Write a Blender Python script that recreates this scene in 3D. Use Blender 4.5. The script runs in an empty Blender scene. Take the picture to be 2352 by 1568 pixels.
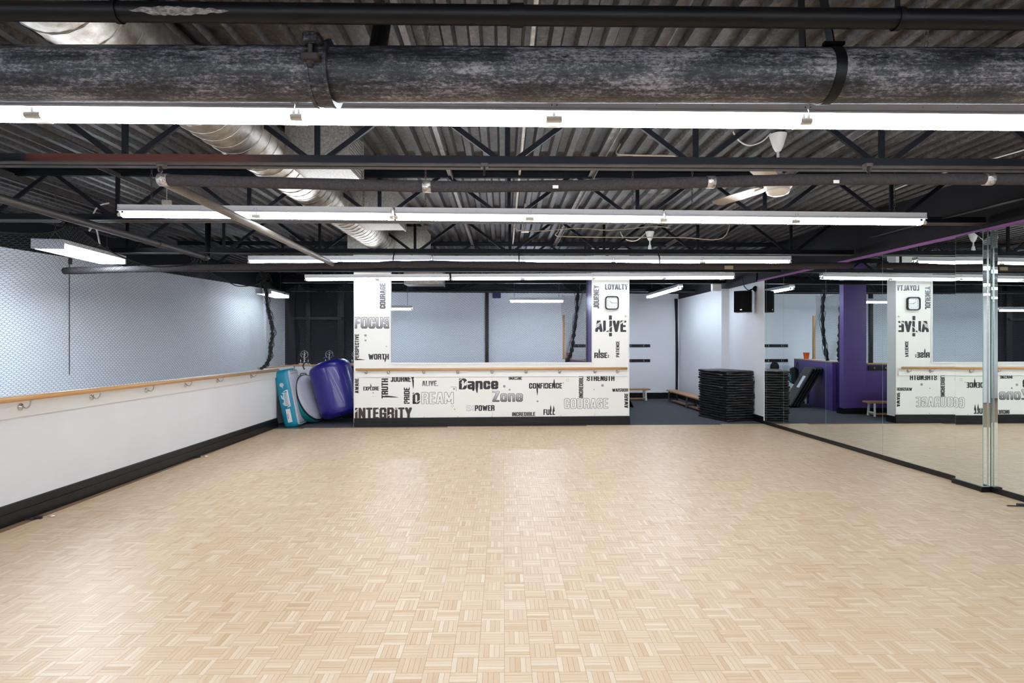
import bpy, math, random
import numpy as np
from mathutils import Vector, Matrix
random.seed(7); rng = np.random.default_rng(7)
sc = bpy.context.scene
COL = sc.collection
PI = math.pi
F, CU, CV, H = 1335.0, 1176.0, 784.0, 1.5      # focal length in px, principal point, eye height

# ---------------------------------------------------------------- camera, world, exposure
cam = bpy.data.cameras.new('camera'); co = bpy.data.objects.new('camera', cam); COL.objects.link(co)
cam.sensor_fit = 'HORIZONTAL'; cam.sensor_width = 36.0; cam.lens = 36.0 * F / 2352.0
cam.clip_start = 0.05; cam.clip_end = 100
co.location = (0, 0, H); co.rotation_euler = (PI / 2, 0, 0)
sc.camera = co
w = bpy.data.worlds.new('world'); sc.world = w; w.use_nodes = True
w.node_tree.nodes['Background'].inputs[0].default_value = (0.75, 0.85, 1.0, 1)
w.node_tree.nodes['Background'].inputs[1].default_value = 0.15
sc.view_settings.view_transform = 'Standard'; sc.view_settings.look = 'None'
sc.view_settings.gamma = 1.0; sc.view_settings.use_curve_mapping = False
sc.view_settings.exposure = 0.0
sc.cycles.use_denoising = True
sc.cycles.max_bounces = 10; sc.cycles.diffuse_bounces = 5; sc.cycles.glossy_bounces = 6
sc.cycles.sample_clamp_indirect = 6.0
TUBE = 50.0                                      # emission of the fluorescent tubes

# ---------------------------------------------------------------- helpers
def P(u, v, D): return Vector(((u - CU) / F * D, D, H + (CV - v) / F * D))

def link(name, data, parent=None):
    o = bpy.data.objects.new(name, data); COL.objects.link(o)
    if parent is not None: o.parent = parent
    return o
def tag(o, label=None, cat=None, group=None, kind=None):
    if label: o['label'] = label
    if cat: o['category'] = cat
    if group: o['group'] = group
    if kind: o['kind'] = kind
    return o
def thing(name, label, cat, loc=(0, 0, 0), rotz=0, group=None):
    o = link(name, None); o.empty_display_size = 0.1
    o.location = loc; o.rotation_euler = (0, 0, rotz)
    return tag(o, label, cat, group)

class MB:
    """collects shapes and links them as one mesh object"""
    def __init__(s): s.v = []; s.f = []; s.m = []; s.mi = 0
    def add(s, vs, fs):
        b = len(s.v); s.v += [tuple(x) for x in vs]
        for f in fs: s.f.append(tuple(i + b for i in f)); s.m.append(s.mi)
        return s
    def box(s, c, d, M=None, bev=0):
        x, y, z = [q / 2 for q in d]; c = Vector(c)
        if bev:
            vs = []; b = min(bev, x * .95, y * .95, z * .95)
            def ring(zz, k):
                X, Y = x - k, y - k
                return [(X - b, -Y), (X, -Y + b), (X, Y - b), (X - b, Y), (-X + b, Y), (-X, Y - b), (-X, -Y + b), (-X + b, -Y)], zz
            rs = [ring(-z, b * .8), ring(-z + b * .7, 0), ring(z - b * .7, 0), ring(z, b * .8)]
            for r, zz in rs: vs += [(p[0], p[1], zz) for p in r]
            fs = []
            for k in range(3):
                for i in range(8):
                    j = (i + 1) % 8; fs.append((k * 8 + i, k * 8 + j, k * 8 + 8 + j, k * 8 + 8 + i))
            fs.append(tuple(range(7, -1, -1))); fs.append(tuple(range(24, 32)))
        else:
            vs = [(a, b_, c_) for c_ in (-z, z) for b_ in (-y, y) for a in (-x, x)]
            fs = [(0, 2, 3, 1), (4, 5, 7, 6), (0, 1, 5, 4), (2, 6, 7, 3), (0, 4, 6, 2), (1, 3, 7, 5)]
        R = M if M is not None else Matrix.Identity(3)
        return s.add([R @ Vector(p) + c for p in vs], fs)
    def b2(s, a, b, **k):
        a, b = Vector(a), Vector(b)
        return s.box((a + b) / 2, [abs(q) for q in (b - a)], **k)
    def bar(s, a, b, wd, ht, up=(0, 0, 1), bev=0):
        a, b = Vector(a), Vector(b); d = (b - a); L = d.length; d.normalize()
        up = Vector(up); sx = d.cross(up)
        if sx.length < 1e-4: sx = Vector((1, 0, 0))
        sx.normalize(); uz = sx.cross(d)
        M = Matrix((d, sx, uz)).transposed()
        return s.box((a + b) / 2, (L, wd, ht), M, bev)
    def tube(s, pts, r, n=10, cap=True):
        pts = [Vector(p) for p in pts]; rr = r if isinstance(r, (list, tuple)) else [r] * len(pts)
        vs = []; fs = []; prev = None
        for i, p in enumerate(pts):
            d = (pts[min(i + 1, len(pts) - 1)] - pts[max(i - 1, 0)]).normalized()
            if prev is None:
                a = d.orthogonal().normalized()
            else:
                a = prev - d * prev.dot(d); a.normalize()
            prev = a; b = d.cross(a)
            for k in range(n):
                t = 2 * PI * k / n; vs.append(p + (a * math.cos(t) + b * math.sin(t)) * rr[i])
        for i in range(len(pts) - 1):
            for k in range(n):
                j = (k + 1) % n; fs.append((i * n + k, i * n + j, i * n + n + j, i * n + n + k))
        if cap: fs.append(tuple(range(n - 1, -1, -1))); fs.append(tuple(range(len(vs) - n, len(vs))))
        return s.add(vs, fs)
    def lathe(s, prof, base=(0, 0, 0), axis=(0, 0, 1), n=24):
        ax = Vector(axis).normalized(); a = ax.orthogonal().normalized(); b = ax.cross(a); base = Vector(base)
        vs = []; fs = []
        for r, z in prof:
            for k in range(n):
                t = 2 * PI * k / n; vs.append(base + ax * z + (a * math.cos(t) + b * math.sin(t)) * max(r, 1e-4))
        for i in range(len(prof) - 1):
            for k in range(n):
                j = (k + 1) % n; fs.append((i * n + k, i * n + j, i * n + n + j, i * n + n + k))
        fs.append(tuple(range(n - 1, -1, -1))); fs.append(tuple(range(len(vs) - n, len(vs))))
        return s.add(vs, fs)
    def torus(s, c, R, r, axis=(0, 0, 1), n=20, m=6, sx=1.0, a0=0, a1=2 * PI):
        ax = Vector(axis).normalized(); a = ax.orthogonal().normalized(); b = ax.cross(a); c = Vector(c)
        full = abs(a1 - a0 - 2 * PI) < 1e-6; N = n if full else n + 1
        vs = []; fs = []
        for i in range(N):
            t = a0 + (a1 - a0) * i / n; d = a * math.cos(t) * sx + b * math.sin(t)
            for k in range(m):
                q = 2 * PI * k / m; vs.append(c + d * R + (d.normalized() * math.cos(q) + ax * math.sin(q)) * r)
        for i in range(n):
            i2 = (i + 1) % N
            for k in range(m):
                k2 = (k + 1) % m; fs.append((i * m + k, i2 * m + k, i2 * m + k2, i * m + k2))
        return s.add(vs, fs)
    def build(s, name, mats, parent=None, smooth=False, off=None):
        me = bpy.data.meshes.new(name)
        vs = s.v if off is None else [(x - off[0], y - off[1], z - off[2]) for x, y, z in s.v]
        me.from_pydata(vs, [], s.f)
        if not isinstance(mats, (list, tuple)): mats = [mats]
        for m in mats: me.materials.append(m)
        if len(mats) > 1: me.polygons.foreach_set('material_index', s.m)
        if smooth:
            me.polygons.foreach_set('use_smooth', [True] * len(me.polygons))
        me.update()
        if smooth and smooth != 'all':
            try: me.set_sharp_from_angle(angle=math.radians(smooth if isinstance(smooth, (int, float)) and smooth > 1 else 40))
            except Exception: pass
        return link(name, me, parent)

def part(name, mb, m, parent, smooth=False, off=None): return mb.build(name, m, parent, smooth, off)
def arr_mesh(name, V, Q, m, parent=None):
    me = bpy.data.meshes.new(name); nf = len(Q); k = Q.shape[1]
    me.vertices.add(len(V)); me.vertices.foreach_set('co', np.asarray(V, 'f').ravel())
    me.loops.add(nf * k); me.loops.foreach_set('vertex_index', np.asarray(Q, 'i').ravel())
    me.polygons.add(nf); me.polygons.foreach_set('loop_start', np.arange(0, nf * k, k, dtype='i'))
    me.polygons.foreach_set('loop_total', np.full(nf, k, dtype='i'))
    me.materials.append(m); me.update(calc_edges=True); me.validate(); me.polygons.foreach_set('use_smooth', np.zeros(len(me.polygons), dtype=bool))
    return link(name, me, parent)

# ---------------------------------------------------------------- materials
def mat(name, col, rough=0.6, metal=0.0, spec=0.5, emit=0, ecol=None, noise=None, bump=0, bscale=60, stretch=(1, 1, 1), coat=0):
    """noise = (scale, colour2, lo, hi, detail)"""
    m = bpy.data.materials.new(name); m.use_nodes = True; nt = m.node_tree; b = nt.nodes['Principled BSDF']
    b.inputs['Base Color'].default_value = (*col, 1); b.inputs['Roughness'].default_value = rough
    b.inputs['Metallic'].default_value = metal; b.inputs['Specular IOR Level'].default_value = spec
    b.inputs['Coat Weight'].default_value = coat
    if emit:
        b.inputs['Emission Color'].default_value = (*(ecol or col), 1); b.inputs['Emission Strength'].default_value = emit
    if noise or bump:
        tc = nt.nodes.new('ShaderNodeTexCoord'); mp = nt.nodes.new('ShaderNodeMapping'); mp.inputs['Scale'].default_value = stretch
        nt.links.new(tc.outputs['Object'], mp.inputs[0])
    if noise:
        s_, c2, lo, hi, det = noise
        n = nt.nodes.new('ShaderNodeTexNoise'); n.inputs['Scale'].default_value = s_; n.inputs['Detail'].default_value = det
        n.inputs['Roughness'].default_value = 0.65
        nt.links.new(mp.outputs[0], n.inputs['Vector'])
        r = nt.nodes.new('ShaderNodeValToRGB'); r.color_ramp.elements[0].position = lo; r.color_ramp.elements[1].position = hi
        r.color_ramp.elements[0].color = (*col, 1); r.color_ramp.elements[1].color = (*c2, 1)
        nt.links.new(n.outputs['Fac'], r.inputs[0]); nt.links.new(r.outputs[0], b.inputs['Base Color'])
    if bump:
        n2 = nt.nodes.new('ShaderNodeTexNoise'); n2.inputs['Scale'].default_value = bscale; n2.inputs['Detail'].default_value = 4
        nt.links.new(mp.outputs[0], n2.inputs['Vector'])
        bp = nt.nodes.new('ShaderNodeBump'); bp.inputs['Strength'].default_value = bump; bp.inputs['Distance'].default_value = 0.01
        nt.links.new(n2.outputs['Fac'], bp.inputs['Height']); nt.links.new(bp.outputs[0], b.inputs['Normal'])
    return m

M = {}
M['white'] = mat('white_paint', (0.80, 0.80, 0.82), 0.55, noise=(1.5, (0.77, 0.77, 0.79), .3, .7, 3), bump=.05, bscale=90)
M['cream'] = mat('cream_panel', (0.88, 0.865, 0.82), 0.5, noise=(2, (0.86, 0.845, 0.80), .3, .7, 3))
M['trimwhite'] = mat('white_trim', (0.80, 0.79, 0.77), 0.4)
M['blackwall'] = mat('black_paint', (0.0045, 0.005, 0.007), 0.65, spec=.25, noise=(2, (0.008, 0.008, 0.011), .4, .7, 4))
M['blackbase'] = mat('black_skirting', (0.004, 0.004, 0.005), 0.35, spec=.35, noise=(14, (0.012, 0.011, 0.012), .5, .8, 5))
M['purple'] = mat('purple_paint', (0.10, 0.055, 0.235), 0.45, noise=(2, (0.09, 0.05, 0.21), .3, .7, 2))
M['magenta'] = mat('purple_edge', (0.30, 0.08, 0.34), 0.5)
M['navy'] = mat('navy_paint', (0.015, 0.02, 0.10), 0.45)
M['carpet'] = mat('grey_carpet', (0.055, 0.057, 0.068), 0.95, spec=.1, noise=(160, (0.11, 0.112, 0.125), .35, .7, 4), bump=.4, bscale=300)
M['subfloor'] = mat('dark_joint', (0.20, 0.12, 0.065), 0.7)
M['joist'] = mat('blue_black_steel', (0.003, 0.004, 0.007), 0.5, spec=.18, noise=(9, (0.009, 0.008, 0.009), .5, .8, 5), stretch=(1, 3, 3))
M['dusty'] = mat('dusty_brown_steel', (0.030, 0.025, 0.024), 0.6, noise=(8, (0.06, 0.05, 0.047), .4, .7, 5))
M['galvbar'] = mat('grey_angle_steel', (0.13, 0.115, 0.12), 0.5, .4, noise=(10, (0.25, 0.23, 0.23), .45, .7, 5))
M['conduit'] = mat('pale_conduit', (0.5, 0.47, 0.42), 0.4, noise=(20, (0.3, 0.27, 0.24), .4, .7, 4))
M['blackpipe'] = mat('black_pipe_paint', (0.0035, 0.0035, 0.0045), 0.45, spec=.25, noise=(5, (0.009, 0.008, 0.009), .5, .8, 5), stretch=(.6, 3, 3))
M['ironpipe'] = mat('brown_iron_pipe', (0.035, 0.029, 0.028), 0.5, noise=(12, (0.06, 0.05, 0.047), .4, .7, 4), stretch=(1, .3, 1))
M['foam'] = mat('charcoal_foam', (0.045, 0.040, 0.043), 0.95, spec=.1, noise=(60, (0.07, 0.06, 0.059), .4, .7, 4), bump=.5, bscale=150)
M['tape'] = mat('foil_tape', (0.6, 0.58, 0.55), 0.3, .8, noise=(40, (0.25, 0.2, 0.16), .5, .6, 5), bump=.8, bscale=60)
M['paper'] = mat('white_label', (0.8, 0.8, 0.78), 0.6)
M['housing'] = mat('white_fixture_enamel', (0.86, 0.87, 0.92), 0.4)
M['socket'] = mat('ivory_plastic', (0.75, 0.72, 0.66), 0.4)
M['tube'] = mat('lit_tube', (1, 1, 1), 0.3, emit=TUBE, ecol=(0.88, 0.94, 1.0))
M['tube_cool'] = mat('lit_cool_tube', (1, 1, 1), 0.3, emit=TUBE * 1.5, ecol=(0.74, 0.86, 1.0))
M['tube_bright'] = mat('lit_bright_cool_tube', (1, 1, 1), 0.3, emit=TUBE * 2.3, ecol=(0.70, 0.83, 1.0))
M['tube_dim'] = mat('lit_tube_turned_down', (1, 1, 1), 0.3, emit=TUBE * .36, ecol=(0.88, 0.94, 1.0))  # farthest row's emission turned down so the cream columns clip less
M['lens_dim'] = mat('lit_lens_dim', (1, 1, 1), 0.3, emit=15, ecol=(0.76, 0.88, 1.0))
M['lens'] = mat('lit_lens', (1, 1, 1), 0.3, emit=58, ecol=(0.76, 0.88, 1.0))
M['chain'] = mat('rusty_chain', (0.12, 0.10, 0.09), 0.5, .7)
M['wire'] = mat('beige_cable', (0.42, 0.36, 0.28), 0.5)
M['wirew'] = mat('white_cable', (0.7, 0.68, 0.64), 0.5)
M['wireb'] = mat('black_cable', (0.01, 0.01, 0.012), 0.5)
M['fanw'] = mat('white_fan_enamel', (0.78, 0.76, 0.74), 0.3)
M['fanglass'] = mat('fan_cap', (0.8, 0.72, 0.62), 0.25)
M['fanblade'] = mat('fan_blade_cream', (0.55, 0.47, 0.40), 0.4)
M['net'] = mat('black_netting', (0.06, 0.06, 0.07), 0.5)
M['rope'] = mat('black_rope', (0.008, 0.008, 0.010), 0.8, bump=1, bscale=90)
M['wood'] = mat('varnished_oak', (0.52, 0.27, 0.10), 0.3, noise=(6, (0.60, 0.34, 0.14), .3, .7, 5), stretch=(.15, .15, 8))
M['bench'] = mat('bench_pine', (0.50, 0.26, 0.11), 0.35, noise=(7, (0.42, 0.20, 0.08), .3, .7, 5), stretch=(6, 1, 6))
M['chrome'] = mat('brushed_chrome', (0.62, 0.61, 0.60), 0.22, 1.0)
M['silver'] = mat('silver_plastic', (0.75, 0.73, 0.70), 0.25, .6)
M['mirror'] = mat('mirror_glass', (0.86, 0.92, 0.905), 0.0, 1.0)
M['glassedge'] = mat('green_glass_edge', (0.42, 0.60, 0.56), 0.2)
M['matblack'] = mat('black_vinyl', (0.005, 0.0055, 0.007), 0.40, spec=.4, noise=(3, (0.010, 0.011, 0.013), .4, .7, 4), bump=.5, bscale=9)
M['matfoam'] = mat('crumb_foam', (0.05, 0.035, 0.03), 0.9, noise=(90, (0.22, 0.17, 0.15), .5, .62, 4))
M['teal'] = mat('teal_vinyl', (0.0, 0.19, 0.30), 0.35, noise=(2, (0.0, 0.23, 0.35), .3, .7, 2))
M['teal2'] = mat('sea_green_vinyl', (0.0, 0.17, 0.19), 0.35)
M['mattop'] = mat('pale_grey_vinyl', (0.52, 0.52, 0.60), 0.5, noise=(30, (0.47, 0.47, 0.55), .4, .6, 3))
M['blue'] = mat('royal_blue_vinyl', (0.014, 0.010, 0.16), 0.30, bump=.15, bscale=5, coat=.2)
M['print'] = mat('white_print', (0.78, 0.80, 0.82), 0.4)
M['printred'] = mat('red_print', (0.35, 0.01, 0.03), 0.4)
M['speaker'] = mat('black_speaker', (0.003, 0.003, 0.0035), 0.5, spec=.12)
M['orange'] = mat('orange_plastic', (0.85, 0.14, 0.02), 0.4)
M['duct'] = None
M['ink'] = mat('black_vinyl_ink', (0.018, 0.014, 0.016), 0.45)
M['ink2'] = mat('brown_black_ink', (0.035, 0.024, 0.022), 0.45)
M['inkgrey'] = mat('grey_ink', (0.30, 0.30, 0.31), 0.45)

def ink_fade(name, c0, c1, axis=2):
    m = mat(name, c0, .45); nt = m.node_tree; b = nt.nodes['Principled BSDF']
    tc = nt.nodes.new('ShaderNodeTexCoord'); sp = nt.nodes.new('ShaderNodeSeparateXYZ'); r = nt.nodes.new('ShaderNodeValToRGB')
    r.color_ramp.elements[0].color = (*c0, 1); r.color_ramp.elements[1].color = (*c1, 1)
    nt.links.new(tc.outputs['Generated'], sp.inputs[0]); nt.links.new(sp.outputs[axis], r.inputs[0]); nt.links.new(r.outputs[0], b.inputs['Base Color'])
    return m
M['fade_up'] = ink_fade('ink_fading_to_grey_upward', (0.02, 0.018, 0.02), (0.20, 0.215, 0.25))
M['fade_dn'] = ink_fade('ink_fading_to_grey_downward', (0.35, 0.35, 0.36), (0.02, 0.018, 0.02))
M['fade_fill'] = ink_fade('silver_gradient_fill', (0.10, 0.095, 0.10), (0.75, 0.75, 0.76))

def wood_block_mat():
    m = mat('maple_parquet', (0.6, 0.45, 0.3), 0.30, spec=.5); nt = m.node_tree; b = nt.nodes['Principled BSDF']; L = nt.links.new
    geo = nt.nodes.new('ShaderNodeNewGeometry'); oi = nt.nodes.new('ShaderNodeObjectInfo')
    ad = nt.nodes.new('ShaderNodeMath'); ad.operation = 'ADD'; L(geo.outputs['Random Per Island'], ad.inputs[0]); L(oi.outputs['Random'], ad.inputs[1])
    fr = nt.nodes.new('ShaderNodeMath'); fr.operation = 'FRACT'; L(ad.outputs[0], fr.inputs[0])
    r = nt.nodes.new('ShaderNodeValToRGB'); e = r.color_ramp.elements
    cols = [(0, (0.60, 0.39, 0.215)), (.08, (0.66, 0.46, 0.275)), (.4, (0.69, 0.495, 0.31)), (.8, (0.72, 0.535, 0.35)), (1, (0.78, 0.62, 0.45))]
    e[0].position = 0; e[0].color = (*cols[0][1], 1); e[1].position = 1; e[1].color = (*cols[-1][1], 1)
    for p, c in cols[1:-1]: x = e.new(p); x.color = (*c, 1)
    L(fr.outputs[0], r.inputs[0])
    tc = nt.nodes.new('ShaderNodeTexCoord')
    def grain(sx, sy):
        mp = nt.nodes.new('ShaderNodeMapping'); mp.inputs['Scale'].default_value = (sx, sy, 1)
        n = nt.nodes.new('ShaderNodeTexNoise'); n.inputs['Scale'].default_value = 1; n.inputs['Detail'].default_value = 5; n.inputs['Roughness'].default_value = .7
        L(tc.outputs['Object'], mp.inputs[0]); L(mp.outputs[0], n.inputs['Vector']); return n
    g = grain(220, 220)
    r2 = nt.nodes.new('ShaderNodeValToRGB'); r2.color_ramp.elements[0].position = .30; r2.color_ramp.elements[0].color = (.86, .83, .80, 1)
    r2.color_ramp.elements[1].position = .5; r2.color_ramp.elements[1].color = (1, 1, 1, 1); L(g.outputs['Fac'], r2.inputs[0])
    mx = nt.nodes.new('ShaderNodeMixRGB'); mx.blend_type = 'MULTIPLY'; mx.inputs[0].default_value = 1
    L(r.outputs[0], mx.inputs[1]); L(r2.outputs[0], mx.inputs[2]); L(mx.outputs[0], b.inputs['Base Color'])
    n3 = nt.nodes.new('ShaderNodeTexNoise'); n3.inputs['Scale'].default_value = .9; n3.inputs['Detail'].default_value = 3
    mp3 = nt.nodes.new('ShaderNodeMapping'); L(geo.outputs['Position'], n3.inputs['Vector'])
    mr = nt.nodes.new('ShaderNodeMapRange'); b.inputs['Coat Weight'].default_value = .25; b.inputs['Coat Roughness'].default_value = .32; mr.inputs[3].default_value = .32; mr.inputs[4].default_value = .44; L(n3.outputs['Fac'], mr.inputs[0]); L(mr.outputs[0], b.inputs['Roughness'])
    bp = nt.nodes.new('ShaderNodeBump'); bp.inputs['Strength'].default_value = .25; bp.inputs['Distance'].default_value = .002
    L(g.outputs['Fac'], bp.inputs['Height']); L(bp.outputs[0], b.inputs['Normal'])
    return m
M['parquet'] = wood_block_mat()

def deck_mat():
    m = mat('rusty_black_steel_deck', (0.02, 0.018, 0.018), .5, spec=.4); nt = m.node_tree; b = nt.nodes['Principled BSDF']; L = nt.links.new
    tc = nt.nodes.new('ShaderNodeTexCoord')
    def nz(sc_, st, det=6):
        mp = nt.nodes.new('ShaderNodeMapping'); mp.inputs['Scale'].default_value = st
        n = nt.nodes.new('ShaderNodeTexNoise'); n.inputs['Scale'].default_value = sc_; n.inputs['Detail'].default_value = det; n.inputs['Roughness'].default_value = .75
        L(tc.outputs['Object'], mp.inputs[0]); L(mp.outputs[0], n.inputs['Vector']); return n
    a = nz(34, (1, .7, 1)); c = nz(3.0, (3.0, .35, 1)); 
    r = nt.nodes.new('ShaderNodeValToRGB'); r.color_ramp.elements[0].position = .42; r.color_ramp.elements[0].color = (.007, .0055, .005, 1)
    r.color_ramp.elements[1].position = .68; r.color_ramp.elements[1].color = (.115, .088, .074, 1); L(a.outputs['Fac'], r.inputs[0])
    r2 = nt.nodes.new('ShaderNodeValToRGB'); r2.color_ramp.elements[0].position = .38; r2.color_ramp.elements[0].color = (.25, .25, .28, 1)
    r2.color_ramp.elements[1].position = .62; r2.color_ramp.elements[1].color = (1, 1, 1, 1); L(c.outputs['Fac'], r2.inputs[0])
    mx = nt.nodes.new('ShaderNodeMixRGB'); mx.blend_type = 'MULTIPLY'; mx.inputs[0].default_value = 1
    L(r.outputs[0], mx.inputs[1]); L(r2.outputs[0], mx.inputs[2]); L(mx.outputs[0], b.inputs['Base Color'])
    return m
M['deck'] = deck_mat()

def worn_pipe():
    m = mat('worn_black_paint_over_grey_iron', (0.02, 0.02, 0.025), .42, spec=.5); nt = m.node_tree; b = nt.nodes['Principled BSDF']; L = nt.links.new
    tc = nt.nodes.new('ShaderNodeTexCoord')
    def nz(s_, st, det, ro=.7):
        mp = nt.nodes.new('ShaderNodeMapping'); mp.inputs['Scale'].default_value = st
        n = nt.nodes.new('ShaderNodeTexNoise'); n.inputs['Scale'].default_value = s_; n.inputs['Detail'].default_value = det; n.inputs['Roughness'].default_value = ro
        L(tc.outputs['Object'], mp.inputs[0]); L(mp.outputs[0], n.inputs['Vector']); return n
    big = nz(2.2, (1, 2.6, 2.6), 4); fine = nz(75, (.6, 1.3, 1.3), 7, .8); streak = nz(9, (.22, 6, 6), 5)
    a1 = nt.nodes.new('ShaderNodeMath'); a1.operation = 'MULTIPLY_ADD'; a1.inputs[1].default_value = 1.25; L(fine.outputs['Fac'], a1.inputs[0])
    a2 = nt.nodes.new('ShaderNodeMath'); a2.operation = 'MULTIPLY_ADD'; a2.inputs[1].default_value = .55; a2.inputs[2].default_value = 0; L(streak.outputs['Fac'], a2.inputs[0])
    a3 = nt.nodes.new('ShaderNodeMath'); a3.operation = 'MULTIPLY_ADD'; a3.inputs[1].default_value = .9; L(big.outputs['Fac'], a3.inputs[0]); L(a2.outputs[0], a3.inputs[2]); L(a3.outputs[0], a1.inputs[2])
    r = nt.nodes.new('ShaderNodeValToRGB'); e = r.color_ramp.elements
    e[0].position = 1.22 / 2.7; e[0].color = (.008, .008, .011, 1); e[1].position = 1.60 / 2.7; e[1].color = (.33, .32, .34, 1)
    x = e.new(1.38 / 2.7); x.color = (.05, .052, .065, 1)
    dv = nt.nodes.new('ShaderNodeMath'); dv.operation = 'DIVIDE'; dv.inputs[1].default_value = 2.7; L(a1.outputs[0], dv.inputs[0]); L(dv.outputs[0], r.inputs[0])
    L(r.outputs[0], b.inputs['Base Color'])
    bp = nt.nodes.new('ShaderNodeBump'); bp.inputs['Strength'].default_value = .4; bp.inputs['Distance'].default_value = .004
    L(fine.outputs['Fac'], bp.inputs['Height']); L(bp.outputs[0], b.inputs['Normal'])
    return m
M['bigpipe'] = worn_pipe()

def duct_mat():
    m = mat('galvanised_duct', (0.36, 0.34, 0.315), .45, .65, noise=(14, (0.21, 0.18, 0.15), .42, .66, 7), bump=.15, bscale=40)
    return m
M['duct'] = duct_mat()
M['ductpanel'] = mat('galvanised_box', (0.36, 0.335, 0.30), .5, .4, noise=(60, (0.22, 0.21, 0.20), .4, .6, 5))

def rust_joist():
    m = mat('steel_with_red_oxide_patch', (0.005, 0.006, 0.010), .45, spec=.3); nt = m.node_tree; b = nt.nodes['Principled BSDF']; L = nt.links.new
    tc = nt.nodes.new('ShaderNodeTexCoord'); sp = nt.nodes.new('ShaderNodeSeparateXYZ'); L(tc.outputs['Object'], sp.inputs[0])
    n = nt.nodes.new('ShaderNodeTexNoise'); n.inputs['Scale'].default_value = 3; n.inputs['Detail'].default_value = 5; L(tc.outputs['Object'], n.inputs['Vector'])
    ad = nt.nodes.new('ShaderNodeMath'); ad.operation = 'MULTIPLY_ADD'; ad.inputs[1].default_value = .5; L(n.outputs['Fac'], ad.inputs[0]); L(sp.outputs[0], ad.inputs[2])
    r = nt.nodes.new('ShaderNodeValToRGB'); e = r.color_ramp.elements; mr = nt.nodes.new('ShaderNodeMapRange'); mr.inputs[1].default_value = -7; mr.inputs[2].default_value = 5
    L(ad.outputs[0], mr.inputs[0]); L(mr.outputs[0], r.inputs[0])
    q = lambda x: (x + 7) / 12
    e[0].position = q(-2.95); e[0].color = (.005, .006, .010, 1); e[1].position = q(-1.15); e[1].color = (.005, .006, .010, 1)
    for x, c in ((-2.8, (.085, .022, .014)), (-1.7, (.07, .018, .012)), (-1.3, (.02, .010, .009))): y = e.new(q(x)); y.color = (*c, 1)
    L(r.outputs[0], b.inputs['Base Color']); return m
M['oxide'] = rust_joist()

# ================================================================ SETTING
ROOMROT = 0.0150                       # the room's own axis against the view axis
def W(x, y): return (x - ROOMROT * y, y + ROOMROT * x)       # room axes -> world

# feature wall line
FW0 = Vector((-2.749, 10.185, 0)); FWA = math.radians(3.72); FWE = Vector((math.cos(FWA), math.sin(FWA), 0)); FWN = Vector((math.sin(FWA), -math.cos(FWA), 0))
def fw(u, v, off=0.0):
    """pixel -> local (s, z) on the feature wall plane shifted towards the room by off"""
    p0 = FW0 + FWN * off; d = Vector(((u - CU) / F, 1, 0))
    t = (p0.dot(FWN)) / d.dot(FWN); p = d * t
    return (p - FW0).dot(FWE), H + (CV - v) / F * t
# mirror plane
MP0 = Vector((4.60, 10.575, 0)); MA = math.radians(2.2)
def mx_at(y): return 4.60 + (10.575 - y) * math.tan(MA)
def m_y(u, off=0.0):
    k = (u - CU) / F; t = math.tan(MA)
    return (4.60 - off + 10.575 * t) / (k + t)

# ---- floor
Y_FL = -3.0
def flow_y(x): return 10.165 + (x + 2.749) * math.tan(FWA) + 0.0
fl = MB()
ys = [(-4.12, flow_y(-4.12) + 0.03), (5.2, flow_y(5.2) - 0.0)]
fl.add([(-4.12, Y_FL, -0.004), (5.3, Y_FL, -0.004), (5.3, flow_y(5.3), -0.004), (-4.12, flow_y(-4.12), -0.004), (-4.12, Y_FL, -.1), (5.3, Y_FL, -.1), (5.3, flow_y(5.3), -.1), (-4.12, flow_y(-4.12), -.1)],
       [(0, 1, 2, 3), (7, 6, 5, 4), (0, 4, 5, 1), (1, 5, 6, 2), (2, 6, 7, 3), (3, 7, 4, 0)])
floor = tag(fl.build('floor', M['subfloor']), 'pale maple mosaic parquet floor of small basket-weave blocks', kind='structure')
cp = MB(); cp.b2((-9, -3.2, -.2), (6, 16.2, -.012))
cf = tag(cp.build('floor_carpet', M['carpet']), 'dark grey carpet behind the parquet, under benches and mats', kind='structure')
cp = MB(); a, b_ = -4.15, 5.2
cp.add([(a, flow_y(a), -.012), (b_, flow_y(b_), -.012), (b_, 16, -.012), (a, 16, -.012), (a, flow_y(a), 0.002), (b_, flow_y(b_), 0.002), (b_, 16, 0.002), (a, 16, 0.002)],
       [(4, 5, 6, 7), (0, 1, 5, 4), (1, 2, 6, 5), (3, 0, 4, 7), (2, 3, 7, 6)])
part('carpet_pile', cp, M['carpet'], cf)

BS = 0.1232; g = 0.00055
def finger_quads(x0, y0, vert, out_v, out_f):
    fwid = BS / 5
    for k in range(5):
        if vert: a0, a1, b0, b1 = x0 + k * fwid, x0 + (k + 1) * fwid, y0, y0 + BS
        else: a0, a1, b0, b1 = x0, x0 + BS, y0 + k * fwid, y0 + (k + 1) * fwid
        h = random.uniform(-.0003, .0003); n = len(out_v)
        e = .0003
        out_v += [(a0 + e, b0 + e, -.003), (a1 - e, b0 + e, -.003), (a1 - e, b1 - e, -.003), (a0 + e, b1 - e, -.003),
                  (a0 + g, b0 + g, h), (a1 - g, b0 + g, h), (a1 - g, b1 - g, h), (a0 + g, b1 - g, h)]
        out_f += [(n + 4, n + 5, n + 6, n + 7), (n, n + 1, n + 5, n + 4), (n + 1, n + 2, n + 6, n + 5), (n + 2, n + 3, n + 7, n + 6), (n + 3, n, n + 4, n + 7)]
protos = []
for vrt in (0, 1):
    for k in range(6):
        v_, f_ = [], []; finger_quads(-BS / 2, -BS / 2, vrt, v_, f_)
        me = bpy.data.meshes.new('parquet_block'); me.from_pydata(v_, [], f_); me.materials.append(M['parquet']); protos.append(me)
near = []; SV, SF = [], []
ph_x = W(0, 0)[0]
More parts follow.
